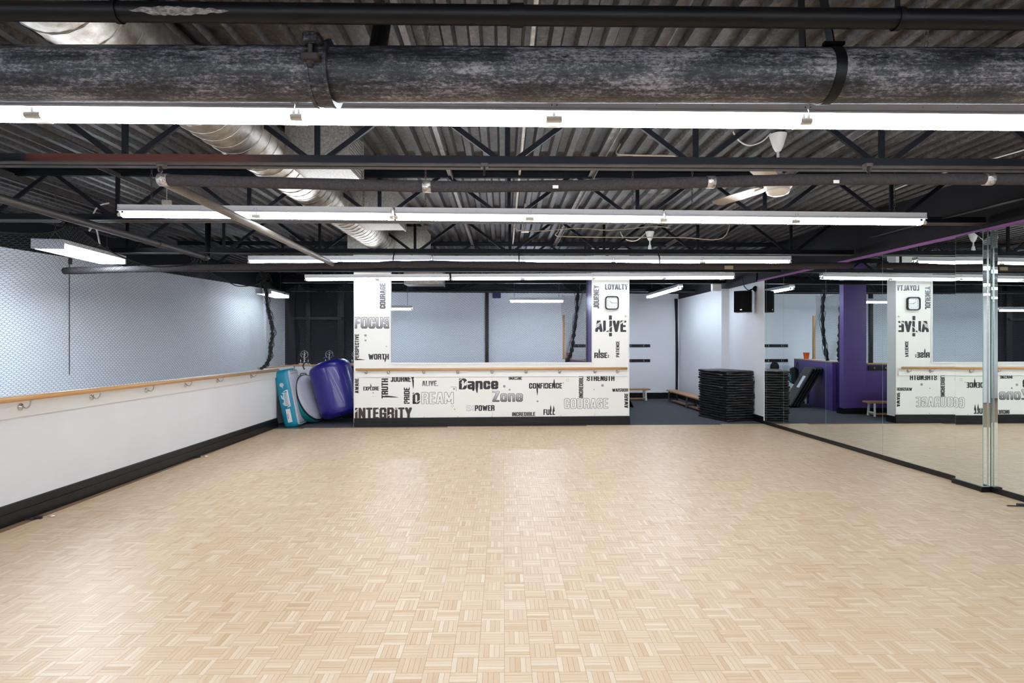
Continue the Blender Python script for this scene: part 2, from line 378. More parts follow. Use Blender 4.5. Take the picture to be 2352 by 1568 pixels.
for j in range(9, 88):
    for i in range(-38, 46):
        x, y = i * BS + 0.006, j * BS + .05
        cx, cy = W(x + BS / 2, y + BS / 2)
        if cx < -4.05 or cx > mx_at(cy) + .03 or cy > flow_y(cx) - .07: continue
        vrt = (i + j) % 2
        if cy > 1.94 and abs(cx) < cy * .885 + .05 and len(near) < 296: near.append((cx, cy, vrt)); continue
        v_, f_ = [], []; finger_quads(x, y, vrt, v_, f_); n = len(SV)
        SV += [(*W(p[0], p[1]), p[2]) for p in v_]; SF += [tuple(q + n for q in f) for f in f_]
ang = math.atan(ROOMROT)
for cx, cy, vrt in near:
    o = link('parquet_block', protos[vrt * 6 + random.randrange(6)], floor); o.location = (cx, cy, 0); o.rotation_euler = (0, 0, ang)
o = arr_mesh('parquet_blocks', np.array(SV), np.array(SF), M['parquet'], floor); o['kind'] = 'stuff'

# ---- ceiling deck (corrugated)
def deck():
    pitch = .152; prof = [(0, 0), (.052, 0), (.070, .040), (.134, .040)]     # ribs hang low
    V = []; Q = []; x0 = -9.0; n = int(15.0 / pitch); pts = []
    for k in range(n):
        for px, pz in prof: pts.append((x0 + k * pitch + px, 3.185 + pz))
    Ys = [-3.2, 4.85, 4.8501, 11.0, 11.001, 16.4]
    rows = []
    for q, yy in enumerate(Ys):
        dz = 0 if q < 2 else (.004 if q < 4 else 0)
        rows.append([(*W(px, yy), pz + dz) for px, pz in pts])
    for r in rows: V += r
    m_ = len(pts)
    for r in range(len(rows) - 1):
        for k in range(m_ - 1): Q.append((r * m_ + k, r * m_ + k + 1, (r + 1) * m_ + k + 1, (r + 1) * m_ + k))
    return arr_mesh('ceiling', np.array(V), np.array(Q), M['deck'])
tag(deck(), 'rust-flecked black corrugated steel roof deck', kind='structure')
rt = MB(); rt.b2((-9.2, -3.4, 3.26), (6.2, 16.6, 3.4)); tag(rt.build('ceiling_roof_slab', M['blackwall']), 'roof slab over the steel deck', kind='structure')

# ---- left low wall
XL = -4.12; XLT = 1.012
lw = MB(); lw.b2((XL - .16, -3, 0), (XL, 10.17, XLT)); 
wl = tag(lw.build('wall_left', M['white']), 'low white wall under the wooden barre on the left', kind='structure')
bd = MB(); bd.b2((XL, -3, .87), (XL + .018, 10.16, 1.0)); part('backing_board', bd, M['trimwhite'], wl)
cpn = MB(); cpn.b2((XL - .17, -3, XLT), (XL + .02, 10.19, XLT + .012)); part('wall_cap', cpn, M['trimwhite'], wl)
bb = MB(); bb.b2((XL, -3, .095), (XL + .012, 10.19, .16)); bb.add([(XL + .012, -3, .16), (XL, -3, .168), (XL, 10.19, .168), (XL + .012, 10.19, .16)], [(0, 1, 2, 3)])
bb.b2((XL, -3, 0), (XL + .024, 10.19, .095)); tag(bb.build('baseboard_left', M['blackbase']), 'black stepped baseboard along the left wall', kind='structure')

# ---- outer left wall, back wall
def vwall(mb, a, b, z0, z1, th):
    a = Vector((*a, 0)); b = Vector((*b, 0)); d = (b - a).normalized(); n = Vector((d.y, -d.x, 0)) * -th
    q = [a, b, b + n, a + n]; vs = [(p.x, p.y, z0) for p in q] + [(p.x, p.y, z1) for p in q]
    mb.add(vs, [(0, 1, 5, 4), (1, 2, 6, 5), (2, 3, 7, 6), (3, 0, 4, 7), (4, 5, 6, 7), (3, 2, 1, 0)])
OL0 = (-7.92 + .1486 * -3.2, -3.2); OL1 = (-5.74, 14.7)
ZB = 2.755
m_ = MB(); vwall(m_, OL0, OL1, 0, ZB, .2)
M['whiter'] = mat('bright_white_paint', (0.88, 0.88, 0.90), 0.5)
wo = tag(m_.build('wall_far_left', M['whiter']), 'white wall of the neighbouring hall behind the left netting', kind='structure')
m_ = MB(); vwall(m_, OL0, OL1, ZB, 3.26, .25); part('dark_upper_wall', m_, M['blackwall'], wo)
sy = 8.70; sx = -7.92 + .1486 * sy
m_ = MB(); m_.b2((sx - .01, sy - .004, 1.0), (sx + .006, sy + .004, ZB)); m_.b2((sx, sy - .02, ZB - .10), (sx + .03, sy + .02, ZB - .01)); part('panel_seam', m_, M['ink2'], wo)
BK0 = (-5.76, 14.7); BK1 = (4.9, 15.33); SLB = (BK1[1] - BK0[1]) / (BK1[0] - BK0[0])
def bky(x): return BK0[1] + (x - BK0[0]) * SLB
xs = -3.45
m_ = MB(); vwall(m_, (xs, bky(xs)), BK1, 0, ZB, .2)
wb = tag(m_.build('wall_back', M['whiter']), 'white back wall with black hook rails', kind='structure')
m_ = MB(); vwall(m_, (xs, bky(xs) - .01), (BK1[0], BK1[1] - .01), ZB, 3.26, .22); part('dark_upper_wall', m_, M['blackwall'], wb)
m_ = MB(); vwall(m_, (-6.0, bky(-6.0)), (xs, bky(xs)), 0, 3.26, .2)
wbd = tag(m_.build('wall_back_dark', M['blackwall']), 'black end of the back wall behind the netting', kind='structure')
m_ = MB()
for px, wd in ((-5.2, .10), (-4.42, .16), (-3.72, .08)): m_.b2((px, bky(px) - .05, 0), (px + wd, bky(px), 3.0))
m_.b2((-5.6, bky(-5.6) - .04, 2.05), (-4.3, bky(-4.3), 2.12)); part('door_frame', m_, M['blackbase'], wbd)
m_ = MB(); vwall(m_, (xs, bky(xs) - .02), (4.4, bky(4.4) - .02), 0, .16, .03)
tag(m_.build('baseboard_back', M['blackbase']), 'black baseboard along the back wall', kind='structure')
m_ = MB(); vwall(m_, (1.2, bky(1.2) - .05), (3.95, bky(3.95) - .05), .16, .185, .05); part('ledge', m_, M['trimwhite'], wb)
# dark post seen through the opening, little dark box, corner pipe
m_ = MB(); m_.b2((-.69, bky(-.65) - .06, 0), (-.60, bky(-.65), ZB)); part('dark_post', m_, M['blackbase'], wb)
m_ = MB(); m_.b2((-.50, bky(-.5) - .04, ZB - .14), (-.29, bky(-.5), ZB)); part('vent_box', m_, M['navy'], wb)

# ---- right wall: mirror wall structure
m_ = MB(); vwall(m_, (mx_at(10.9) + .006, 10.9), (mx_at(-3.1) + .006, -3.1), 0, 2.63, -.25 * -1)
wr = tag(m_.build('wall_right', M['white']), 'right wall carrying the tall mirrors', kind='structure')
m_ = MB(); vwall(m_, (mx_at(10.9) - .012, 10.9), (mx_at(-3.1) - .012, -3.1), 2.635, 3.26, .3); part('black_bulkhead', m_, M['blackwall'], wr)
m_ = MB(); vwall(m_, (mx_at(10.9) - .016, 10.9), (mx_at(-3.1) - .016, -3.1), 2.612, 2.64, .05); part('purple_strip', m_, M['magenta'], wr)
m_ = MB(); vwall(m_, (mx_at(10.88) - .016, 10.88), (mx_at(6.16) - .016, 6.16), 0, .055, .05)
vwall(m_, (mx_at(5.8) - .016, 5.8), (mx_at(-3) - .016, -3), 0, .055, .05)
vwall(m_, (4.672, 6.18), (4.682, 5.785), 0, .05, .13); m_.b2((4.67, 5.782, 0), (4.82, 5.80, .045))
tag(m_.build('baseboard_right', M['blackbase']), 'black kick board under the mirrors', kind='structure')
# corridor part of the right wall
m_ = MB(); vwall(m_, (4.59, 12.3), (4.588, 10.58), 0, 2.615, .3)
wc = tag(m_.build('wall_right_corridor', M['white']), 'white wall with the speaker past the mirrors', kind='structure')
m_ = MB(); vwall(m_, (4.40, 15.5), (4.43, 12.3), 0, 2.615, .5); m_.b2((4.43, 12.29, 0), (4.62, 12.32, 2.615)); part('wall_jog', m_, M['white'], wc)
m_ = MB(); vwall(m_, (4.38, 15.5), (4.41, 12.28), 2.615, 3.26, .5); vwall(m_, (4.41, 12.28), (4.56, 10.85), 2.615, 3.26, .5); part('black_bulkhead', m_, M['blackwall'], wc)
m_ = MB(); vwall(m_, (4.38, 15.4), (4.41, 12.28), 0, .16, .1); m_.b2((4.41, 12.275, 0), (4.6, 12.3, .15)); vwall(m_, (4.575, 12.28), (4.572, 10.6), 0, .13, .1)
tag(m_.build('baseboard_corridor', M['blackbase']), 'black baseboard by the stacked mats', kind='structure')
m_ = MB(); m_.tube([(4.33, 15.28, .2), (4.335, 15.28, 1.2), (4.325, 15.28, 2.0), (4.31, 15.27, 2.62)], [.03, .036, .03, .045], 8); part('corner_pipe', m_, M['rope'], wc)
# wall behind the camera
m_ = MB(); m_.b2((-9, -3.4, 0), (6, -3.1, 3.2)); wz = tag(m_.build('wall_rear', M['white']), 'white wall behind the viewer', kind='structure')

# ---- feature wall with opening
WT = .13
rootF = link('wall_middle', None); rootF.location = FW0; rootF.rotation_euler = (0, 0, FWA); tag(rootF, 'cream partition wall with stencilled words and a netted opening', kind='structure')
sL0, _ = fw(813, 900, 0); sL1, _ = fw(896, 760, 0); sR0, _ = fw(1361, 760, 0); sR1, _ = fw(1445, 900, 0)
ZS = fw(1100, 834.5)[1]
p_ = MB(); p_.b2((sL0, .02, 0), (sR1, WT, ZS)); part('half_wall', p_, M['cream'], rootF)
p_ = MB(); p_.b2((sL0, .02, ZS), (sL1, WT + .06, 3.18)); part('column', p_, M['cream'], rootF)
p_ = MB(); p_.b2((sR0, .02, ZS), (sR1, .26, 3.18)); part('column', p_, M['cream'], rootF)
p_ = MB(); p_.b2((sR0, WT, 0), (sR1, .26, ZS)); part('column_foot', p_, M['cream'], rootF)
p_ = MB(); p_.b2((sR0 - .006, .035, ZS + .01), (sR0, .56, 3.18)); p_.b2((sR0 - .006, .262, 0), (sR0 + .10, .56, 3.18)); o = part('purple_column_side', p_, M['purple'], rootF); o['label'] = 'purple painted side of the right column'
p_ = MB(); p_.b2((sL1, .01, ZS - .012), (sR0, WT + .02, ZS + .014)); p_.b2((sL1 - .035, .008, ZS - .012), (sR0 + .035, .02, ZS + .005)); part('sill', p_, M['trimwhite'], rootF)
p_ = MB(); p_.b2((sL1 - .015, .006, ZS), (sL1 + .012, .03, 3.18)); p_.b2((sR0 - .012, .006, ZS), (sR0 + .012, .03, 3.18)); p_.b2((sR1 - .012, .006, 0), (sR1 + .006, .03, 3.18)); p_.b2((sL0 - .006, .006, 0), (sL0 + .01, .03, 3.18)); part('corner_trim', p_, M['trimwhite'], rootF)
p_ = MB(); z0 = .885; z1 = 1.0; e0 = fw(819, 855)[0]; e1 = fw(1440, 852)[0]
p_.b2((e0, -.002, z0), (e1, .02, z1)); p_.b2((e0, -.008, z0 - .01), (e1, .018, z0 + .006)); part('backing_board', p_, M['trimwhite'], rootF)
p_ = MB(); p_.b2((sL0, 0, .085), (sR1 + .01, .02, .155)); p_.b2((sL0, -.012, 0), (sR1 + .014, .02, .085)); p_.b2((sR1, 0, 0), (sR1 + .014, .27, .12)); part('baseboard', p_, M['blackbase'], rootF)
# panel screws
p_ = MB()
for (uu, vv) in ((973, 865), (1051, 864), (1129, 863), (1211, 862), (1288, 861), (1440, 860), (974, 957.5), (1051, 957), (1130, 956.5), (1289, 954.5), (1366, 953), (1441, 952)):
    s, z = fw(uu, vv); p_.box((s, .019, z), (.012, .006, .012))
part('screws', p_, M['inkgrey'], rootF)['kind'] = 'stuff'
p_ = MB(); s0 = fw(1131, 900)[0]; p_.b2((s0 - .0015, .0185, .16), (s0 + .0015, .021, .88)); part('panel_joint', p_, M['inkgrey'], rootF)

# ---------------------------------------------------------------- lettering
G = {
 'A': (.60, [[(0, 0), (.38, 1), (.62, 1), (1, 0)], [(.2, .27), (.8, .27)]]),
 'B': (.58, [[(0, 0), (0, 1), (.8, 1), (1, .86), (1, .66), (.8, .52), (0, .52)], [(.8, .52), (1, .38), (1, .14), (.8, 0), (0, 0)]]),
 'C': (.56, [[(1, .68), (1, .88), (.8, 1), (.2, 1), (0, .88), (0, .12), (.2, 0), (.8, 0), (1, .12), (1, .34)]]),
 'D': (.58, [[(0, 0), (0, 1), (.75, 1), (1, .86), (1, .14), (.75, 0), (0, 0)]]),
 'E': (.48, [[(1, 1), (0, 1), (0, 0), (1, 0)], [(0, .52), (.85, .52)]]),
 'F': (.47, [[(1, 1), (0, 1), (0, 0)], [(0, .5), (.85, .5)]]),
 'G': (.58, [[(1, .7), (1, .88), (.8, 1), (.2, 1), (0, .88), (0, .12), (.2, 0), (.8, 0), (1, .12), (1, .45), (.62, .45)]]),
 'H': (.58, [[(0, 0), (0, 1)], [(1, 0), (1, 1)], [(0, .5), (1, .5)]]),
 'I': (.24, [[(.5, 0), (.5, 1)]]),
 'J': (.46, [[(1, 1), (1, .12), (.8, 0), (.2, 0), (0, .1)]]),
 'L': (.45, [[(0, 1), (0, 0), (1, 0)]]),
 'M': (.74, [[(0, 0), (0, 1), (.5, .2), (1, 1), (1, 0)]]),
 'N': (.58, [[(0, 0), (0, 1), (1, 0), (1, 1)]]),
 'O': (.58, [[(.2, 0), (0, .12), (0, .88), (.2, 1), (.8, 1), (1, .88), (1, .12), (.8, 0), (.2, 0)]]),
 'P': (.56, [[(0, 0), (0, 1), (.8, 1), (1, .86), (1, .58), (.8, .44), (0, .44)]]),
 'R': (.58, [[(0, 0), (0, 1), (.8, 1), (1, .86), (1, .64), (.8, .5), (0, .5)], [(.6, .5), (1, .36), (1, 0)]]),
 'S': (.56, [[(1, .72), (1, .88), (.8, 1), (.2, 1), (0, .88), (0, .66), (1, .36), (1, .12), (.8, 0), (.2, 0), (0, .12), (0, .28)]]),
 'T': (.52, [[(0, 1), (1, 1)], [(.5, 1), (.5, 0)]]),
 'U': (.58, [[(0, 1), (0, .12), (.2, 0), (.8, 0), (1, .12), (1, 1)]]),
 'V': (.58, [[(0, 1), (.5, 0), (1, 1)]]),
 'W': (.84, [[(0, 1), (.24, 0), (.5, .85), (.76, 0), (1, 1)]]),
 'X': (.56, [[(0, 1), (1, 0)], [(1, 1), (0, 0)]]),
 'Y': (.56, [[(0, 1), (.5, .45), (1, 1)], [(.5, .45), (.5, 0)]]),
 'Z': (.54, [[(0, 1), (1, 1), (0, 0), (1, 0)]]),
 'a': (.54, [[(.05, .70), (.8, .70), (1, .58), (1, 0)], [(1, .38), (.2, .38), (0, .28), (0, .1), (.2, 0), (1, .04)]]),
 'n': (.54, [[(0, 0), (0, .72)], [(0, .6), (.35, .72), (.8, .72), (1, .6), (1, 0)]]),
 'c': (.52, [[(1, .5), (1, .6), (.8, .72), (.2, .72), (0, .6), (0, .12), (.2, 0), (.8, 0), (1, .12), (1, .22)]]),
 'e': (.54, [[(0, .34), (1, .34), (1, .6), (.8, .72), (.2, .72), (0, .6), (0, .12), (.2, 0), (.8, 0), (1, .12)]]),
 'o': (.54, [[(.2, 0), (0, .12), (0, .6), (.2, .72), (.8, .72), (1, .6), (1, .12), (.8, 0), (.2, 0)]]),
 '.': (.20, [[(.5, 0), (.5, .02)]]), ':': (.22, [[(.5, .12), (.5, .14)], [(.5, .5), (.5, .52)]]),
 '0': (.56, [[(.2, 0), (0, .12), (0, .88), (.2, 1), (.8, 1), (1, .88), (1, .12), (.8, 0), (.2, 0)]]),
 '1': (.26, [[(0, .8), (.6, 1), (.6, 0)]]), '2': (.54, [[(0, .85), (.2, 1), (.8, 1), (1, .85), (1, .6), (0, 0), (1, 0)]]),
 '3': (.54, [[(0, 1), (.8, 1), (1, .86), (1, .64), (.6, .52)], [(.6, .52), (1, .4), (1, .14), (.8, 0), (0, 0)]]),
 '4': (.56, [[(.8, 0), (.8, 1), (0, .3), (1, .3)]]), '5': (.54, [[(1, 1), (0, 1), (0, .58), (.8, .58), (1, .45), (1, .12), (.8, 0), (0, 0)]]),
 '6': (.56, [[(1, 1), (.2, 1), (0, .8), (0, .12), (.2, 0), (.8, 0), (1, .12), (1, .42), (.8, .55), (0, .55)]]),
 '7': (.52, [[(0, 1), (1, 1), (.4, 0)]]), '8': (.56, [[(0, 0), (0, 1), (1, 1), (1, 0), (0, 0)], [(0, .52), (1, .52)]]),
 '9': (.56, [[(0, 0), (.8, 0), (1, .2), (1, 1), (0, 1), (0, .48), (1, .48)]]),
}
def hull(pts):
    pts = sorted(set((round(a, 6), round(b, 6)) for a, b in pts))
    def half(ps):
        h = []
        for p in ps:
            while len(h) > 1 and (h[-1][0] - h[-2][0]) * (p[1] - h[-2][1]) - (h[-1][1] - h[-2][1]) * (p[0] - h[-2][0]) <= 1e-12: h.pop()
            h.append(p)
        return h
    a = half(pts); b = half(pts[::-1]); return a[:-1] + b[:-1]
def word_mb(text, wid, hei, inset=0.0, ax=.110, ay=.088, gap=.045, mb=None, y=0.0, outline=0):
    """letters lying in the local xz plane, 0..wid by 0..hei"""
    mb = mb or MB(); nat = sum(G[c][0] if c != ' ' else .3 for c in text) + gap * (len(text) - 1)
    sx = wid / nat; x = 0; k = 0
    for c in text:
        if c == ' ': x += .3 + gap; continue
        gw, strokes = G[c]
        A = ax - inset / sx; B = ay - inset / hei
        pen = [(A, B * .55), (A * .6, B), (-A * .6, B), (-A, B * .55), (-A, -B * .55), (-A * .6, -B), (A * .6, -B), (A, -B * .55)]
        for st in strokes:
            q = [(x + ax + p[0] * (gw - 2 * ax) if gw > 2 * ax + .01 else x + gw / 2, ay + p[1] * (1 - 2 * ay)) for p in st]
            for a, b in zip(q[:-1], q[1:]):
                hp = hull([(a[0] + d[0], a[1] + d[1]) for d in pen] + [(b[0] + d[0], b[1] + d[1]) for d in pen])
                yy = y - (k % 5) * .00004; k += 1
                mb.add([(px * sx, yy, pz * hei) for px, pz in hp], [tuple(range(len(hp)))])
        x += gw + gap
    return mb
YF = .0185
def word(text, u0, v0, u1, v1, rot=False, m='ink', outline=False, fill=None, parent=None):
    s0, zt = fw(u0, v0); s1, zb = fw(u1, v1)
    zt = (fw((u0 + u1) / 2, v0)[1]); zb = (fw((u0 + u1) / 2, v1)[1])
    wd, ht = (s1 - s0, zt - zb)
    L, hh = (ht, wd) if rot else (wd, ht)
    mb = MB()
    word_mb(text, L, hh, mb=mb)
    if outline:
        mb.mi = 1; word_mb(text, L, hh, inset=.006 if hh > .15 else .0042, mb=mb, y=-.0012)
    if rot: mb.v = [(s1 - z, y, x) for x, y, z in mb.v]; mb.v = [(x, y, z + zb) for x, y, z in mb.v]
    else: mb.v = [(x + s0, y, z + zb) for x, y, z in mb.v]
    mb.v = [(x, y + YF, z) for x, y, z in mb.v]
    o = part('word_decal', mb, [M[m], fill or M['cream']] if outline else M[m], rootF)
    o['label'] = ('outlined' if outline else 'black') + ' wall lettering reading ' + text.strip('.:')
    return o
for a in [('AWARE', 814.7, 868.8, 823.6, 903, True), ('EXPLORE', 834, 887.7, 870, 896.8), ('TRUTH', 875.8, 868.8, 891.2, 915, True),
          ('PRIDE', 927.4, 889.8, 940.7, 927.3, True), ('IMAGINE', 1168.8, 865, 1199.3, 872.3), ('INCREDIBLE', 1176, 946.4, 1229.9, 955.8),
          ('CONFIDENCE', 1215.4, 879.5, 1291.5, 892.2), ('FULL', 1248.4, 939.9, 1275.3, 953), ('INCREDIBLE', 1330, 860.3, 1340, 914, True),
          ('STRENGTH', 1348, 862, 1412, 874.7), ('WARRIOR', 1406.7, 892, 1443.5, 899.6), ('AWARE', 1434.7, 903, 1443.8, 936.8, True),
          ('ALIVE', 1367.5, 735.8, 1439, 762), ('RISE:', 1365.4, 809.5, 1399.6, 822.2), ('PATIENCE', 1415.4, 783.3, 1423.3, 820, True),
          ('PERSPECTIVE', 814.5, 766.7, 824, 827, True), ('WORTH', 845.8, 812.5, 892.7, 825.6), ('Dance', 1054, 868.8, 1144.7, 894)]:
    word(*a)
word('JOURNEY', 896.8, 863.9, 951.3, 876.8, m='ink'); word('ALIVE.', 969, 874.4, 1006, 886.6, m='fade_dn')
word('D', 947.3, 901.7, 964.2, 927.7, m='ink2'); word('REAM', 967.7, 900.3, 1042, 927.7, outline=True)
word('INTEGRITY', 814.5, 936, 945.9, 962.0, m='ink2'); word('Zone', 1131, 897.5, 1201.4, 922.8, m='ink', outline=True, fill=M['fade_fill'])
word('EM', 1070.8, 930.5, 1089, 943.8, m='inkgrey', outline=True); word('POWER', 1090.6, 930.5, 1136, 943.5)
word('COURAGE', 1296, 914.4, 1397.8, 938.6, outline=True); word('LOYALTY', 1390.2, 652, 1442.6, 664.8, m='fade_up')
word('JOURNEY', 1363.8, 654.8, 1376.4, 708.3, True, m='fade_up'); word('COURAGE', 872, 649.8, 885, 708.4, True, m='fade_up')
word('FOCUS', 813.6, 727.8, 896, 754.3, m='ink', outline=True, fill=M['fade_fill'])
# drips running out of letters (tapered print), slashes through letters, little squares and dots
p_ = MB()
def spike(ua, va, ub, vb, wpx):
    s0, z0 = fw(ua, va); s1, z1 = fw(ub, vb); d = Vector((s1 - s0, 0, z1 - z0)); n = Vector((-d.z, 0, d.x)).normalized() * wpx / 2 / 129
    a, b = Vector((s0, YF - .0006, z0)), Vector((s1, YF - .0006, z1)); m2 = (a + b) / 2
    e_ = 1.0 if wpx > 6 else .15; p_.add([a - n, m2 - n * max(.8, e_), b - n * e_, b + n * e_, m2 + n * max(.8, e_), a + n], [(0, 1, 2, 3, 4, 5)])
for s_ in ((948.5, 872, 949, 893, 4), (852, 890, 851, 881, 3), (884, 910, 915, 912.5, 4), (818, 825, 838, 826, 3), (884.5, 822, 884, 832, 4), (1234, 890, 1234.5, 908, 4),
           (1273, 884, 1273, 870, 4), (1265.5, 945, 1265, 930, 4), (1272.5, 945, 1272, 931.5, 4), (1377, 812, 1377, 800, 4), (1402.5, 764, 1403, 772, 7), (1402.5, 734, 1402.5, 724, 7),
           (1095, 893, 1096, 903, 5), (1087, 894, 1087, 898, 6)): spike(*s_)
part('ink_drips', p_, M['ink'], rootF)['kind'] = 'stuff'
p_ = MB()
def slash(u, v, lpx, wpx=1.5, a=33):
    s, z = fw(u, v); k = 1 / 129; d = Vector((math.cos(math.radians(a)), 0, math.sin(math.radians(a)))) * lpx * k / 2; n = Vector((-d.z, 0, d.x)).normalized() * wpx * k / 2
    c = Vector((s, YF - .0014, z)); p_.add([c - d - n, c + d - n, c + d + n, c - d + n], [(0, 1, 2, 3)])
for s_ in ((1377, 741, 22), (1374, 746, 20), (1371, 751, 16), (1395, 757, 16), (1401, 752, 12), (1392, 761, 16), (1432, 737.5, 14), (1430, 741, 12), (818, 942, 12), (816, 946, 8), (907, 938, 9, 1.3, -50), (911, 938, 9, 1.3, -50),
           (894, 953, 8), (868, 939, 9, 1), (951, 904, 10, 1.6), (960, 922, 10, 1.6), (1057, 872, 9, 1.5), (1101, 894, 9, 1.5, -40), (1350, 864, 6, 1), (1352, 872, 6, 1), (935, 925, 6, 1), (1253, 887, 5, 1), (1425, 895.5, 5, 1),
           (1188, 868, 6, 1), (1184, 869, 6, 1), (1441, 655, 8, 1.2), (855, 813, 3, .8, 90), (1370, 690, 8, 1, 20), (1370, 680, 8, 1, 20)): slash(*s_)
# cut-out dancer in the D and stencil bridges
for a in ((1066, 884, 1070, 877, 2.6), (1070, 877, 1074, 874.5, 2), (1066, 880, 1058.5, 879, 1.4), (1070, 879, 1078, 883, 1.4), (1066.5, 884, 1061, 892, 1.8), (1068, 885, 1071, 881, 3.4)):
    s0, z0 = fw(a[0], a[1]); s1, z1 = fw(a[2], a[3]); d = Vector((s1 - s0, 0, z1 - z0)); n = Vector((-d.z, 0, d.x)).normalized() * a[4] / 258
    A_, B_ = Vector((s0, YF - .0015, z0)), Vector((s1, YF - .0015, z1)); p_.add([A_ - n, B_ - n, B_ + n, A_ + n], [(0, 1, 2, 3)])
part('stencil_cuts', p_, M['cream'], rootF)['kind'] = 'stuff'
def sq(mb, u, v, px):
    s, z = fw(u, v); h_ = px / 258; mb.add([(s - h_, YF, z - h_), (s + h_, YF, z - h_), (s + h_, YF, z + h_), (s - h_, YF, z + h_)], [(0, 1, 2, 3)])
def disc(mb, u, v, px, y=YF):
    s, z = fw(u, v); h_ = px / 258; mb.add([(s + h_ * math.cos(t * PI / 8), y, z + h_ * math.sin(t * PI / 8)) for t in range(16)], [tuple(range(16))])
p_ = MB()
for a in ((1384.4, 885, 5.5), (839, 770, 5), (839, 781.5, 4), (1365, 894.3, 2.4), (1044.3, 940, 2.5), (1042.7, 893, 4)): sq(p_, *a)
for a in ((1158.4, 887, 6), (1170.7, 895, 4.5), (856.8, 902, 3), (857, 910, 1.6), (1235, 921.6, 4.5), (887, 795.5, 2.6), (1294.5, 879.5, 2.4)): disc(p_, *a)
s0, z0 = fw(1039, 940); 
for (uc, vc, q) in ((1039, 932, 5), (1304, 872.8, 5.5)):
    s, z = fw(uc, vc); h_ = q / 258; t_ = .004
    for (a, b) in (((-h_, -h_), (h_, -h_ + t_)), ((-h_, h_ - t_), (h_, h_)), ((-h_, -h_), (-h_ + t_, h_)), ((h_ - t_, -h_), (h_, h_))):
        p_.add([(s + a[0], YF, z + a[1]), (s + b[0], YF, z + a[1]), (s + b[0], YF, z + b[1]), (s + a[0], YF, z + b[1])], [(0, 1, 2, 3)])
s, z = fw(1034, 888); s2, z2 = fw(1048, 898)
p_.add([(s, YF, z), (s2, YF, z), (s2, YF, z - .008), (s, YF, z - .008)], [(0, 1, 2, 3)]); p_.add([(s2, YF, z), (s2 - .008, YF, z), (s2 - .008, YF, z2), (s2, YF, z2)], [(0, 1, 2, 3)])
part('square_and_dot_decals', p_, M['inkgrey'], rootF)['kind'] = 'stuff'

# ---- purple half walls and column behind
ZC = 1.045
m_ = MB(); vwall(m_, (-4.28, 10.17), (-4.23, 11.3), 0, ZC - .02, .12); vwall(m_, (-4.23, 11.3), (-3.32, 11.39), 0, ZC - .02, .15)
o = tag(m_.build('wall_half_grey', M['white']), 'pale half wall behind the inflatable mats', kind='structure')
m_ = MB(); m_.b2((-4.236, 11.27, 0), (-4.225, 11.30, ZC - .02)); part('panel_joint', m_, M['inkgrey'], o)
m_ = MB(); vwall(m_, (-4.30, 10.17), (-4.25, 11.27), ZC - .02, ZC, .16); vwall(m_, (-4.27, 11.27), (1.71, 11.85), ZC - .02, ZC + .004, .2); part('wooden_cap', m_, M['wood'], o)
m_ = MB(); vwall(m_, (-3.32, 11.39), (1.71, 11.87), 0, ZC - .02, .16)
wp = tag(m_.build('wall_half_purple', M['purple']), 'purple half wall below the netting', kind='structure')
m_ = MB(); m_.b2((1.71, 11.87, 0), (2.21, 12.0, 3.18)); part('column', m_, M['purple'], wp)
m_ = MB(); vwall(m_, (1.36, 14.85), (1.95, 12.36), 0, ZC, .16); part('side_half_wall', m_, M['purple'], wp)
m_ = MB(); vwall(m_, (1.955, 12.62), (2.01, 12.37), .12, ZC - .05, .02); part('navy_panel', m_, M['navy'], wp)
m_ = MB(); vwall(m_, (-3.32, 11.37), (1.71, 11.85), 0, .12, .05); m_.b2((1.685, 11.84, 0), (2.235, 12.03, .12)); m_.b2((1.67, 11.825, 0), (2.25, 12.04, .075)); vwall(m_, (1.38, 14.8), (1.97, 12.38), 0, .14, .1)
part('baseboard', m_, M['blackbase'], wp)
m_ = MB(); vwall(m_, (1.355, 14.85), (1.945, 12.36), ZC, ZC + .015, .17); part('wooden_cap', m_, M['wood'], wp)

# ================================================================ MIRRORS
def mirror_panel(ya, yb, z0, z1, label):
    """ya > yb ; panel on the wall plane"""
    a = Vector((mx_at(ya), ya, 0)); b = Vector((mx_at(yb), yb, 0)); d = (b - a).normalized()
    a = a + d * .0025; b = b - d * .0025; n = Vector((-math.cos(MA), -math.sin(MA), 0))
    t = thing('wall_mirror', label, 'mirror', ((a + b) / 2 + Vector((0, 0, z0))), 0, None); o_ = (a + b) / 2 + Vector((0, 0, z0))
    q = [a, b, b + n * .006, a + n * .006]; mb = MB()
    vs = [(p.x, p.y, z0) for p in q] + [(p.x, p.y, z1) for p in q]
    mb.add(vs, [(0, 1, 5, 4), (4, 5, 6, 7), (3, 2, 1, 0), (1, 2, 6, 5), (3, 0, 4, 7)]); part('glass_edge', mb, M['glassedge'], t, off=o_)
    mb = MB(); n2 = n * .0063
    mb.add([(a + n2 + Vector((0, 0, z0))), (b + n2 + Vector((0, 0, z0))), (b + n2 + Vector((0, 0, z1))), (a + n2 + Vector((0, 0, z1)))], [(0, 1, 2, 3)])
    part('silvered_face', mb, M['mirror'], t, off=o_)
seams = [10.72] + [m_y(u) for u in (1761.4, 1800.6, 1897.8, 2028.6)] + [6.155]
names = ['narrow mirror strip at the far end beside the stacked mats', 'slim mirror panel second from the stacked mats', 'wall mirror panel showing the leaning black mats and purple half wall',
         'wall mirror panel showing the purple column', 'wall mirror panel showing the reversed word ALIVE and the clock']
for k in range(5): mirror_panel(seams[k], seams[k + 1], .057, 2.608, names[k])
mirror_panel(5.795, 4.48, .057, 2.608, 'near wall mirror panel right of the mirrored pilaster')
mirror_panel(4.48, 3.16, .057, 2.608, 'wall mirror panel nearest the viewer at the right edge')
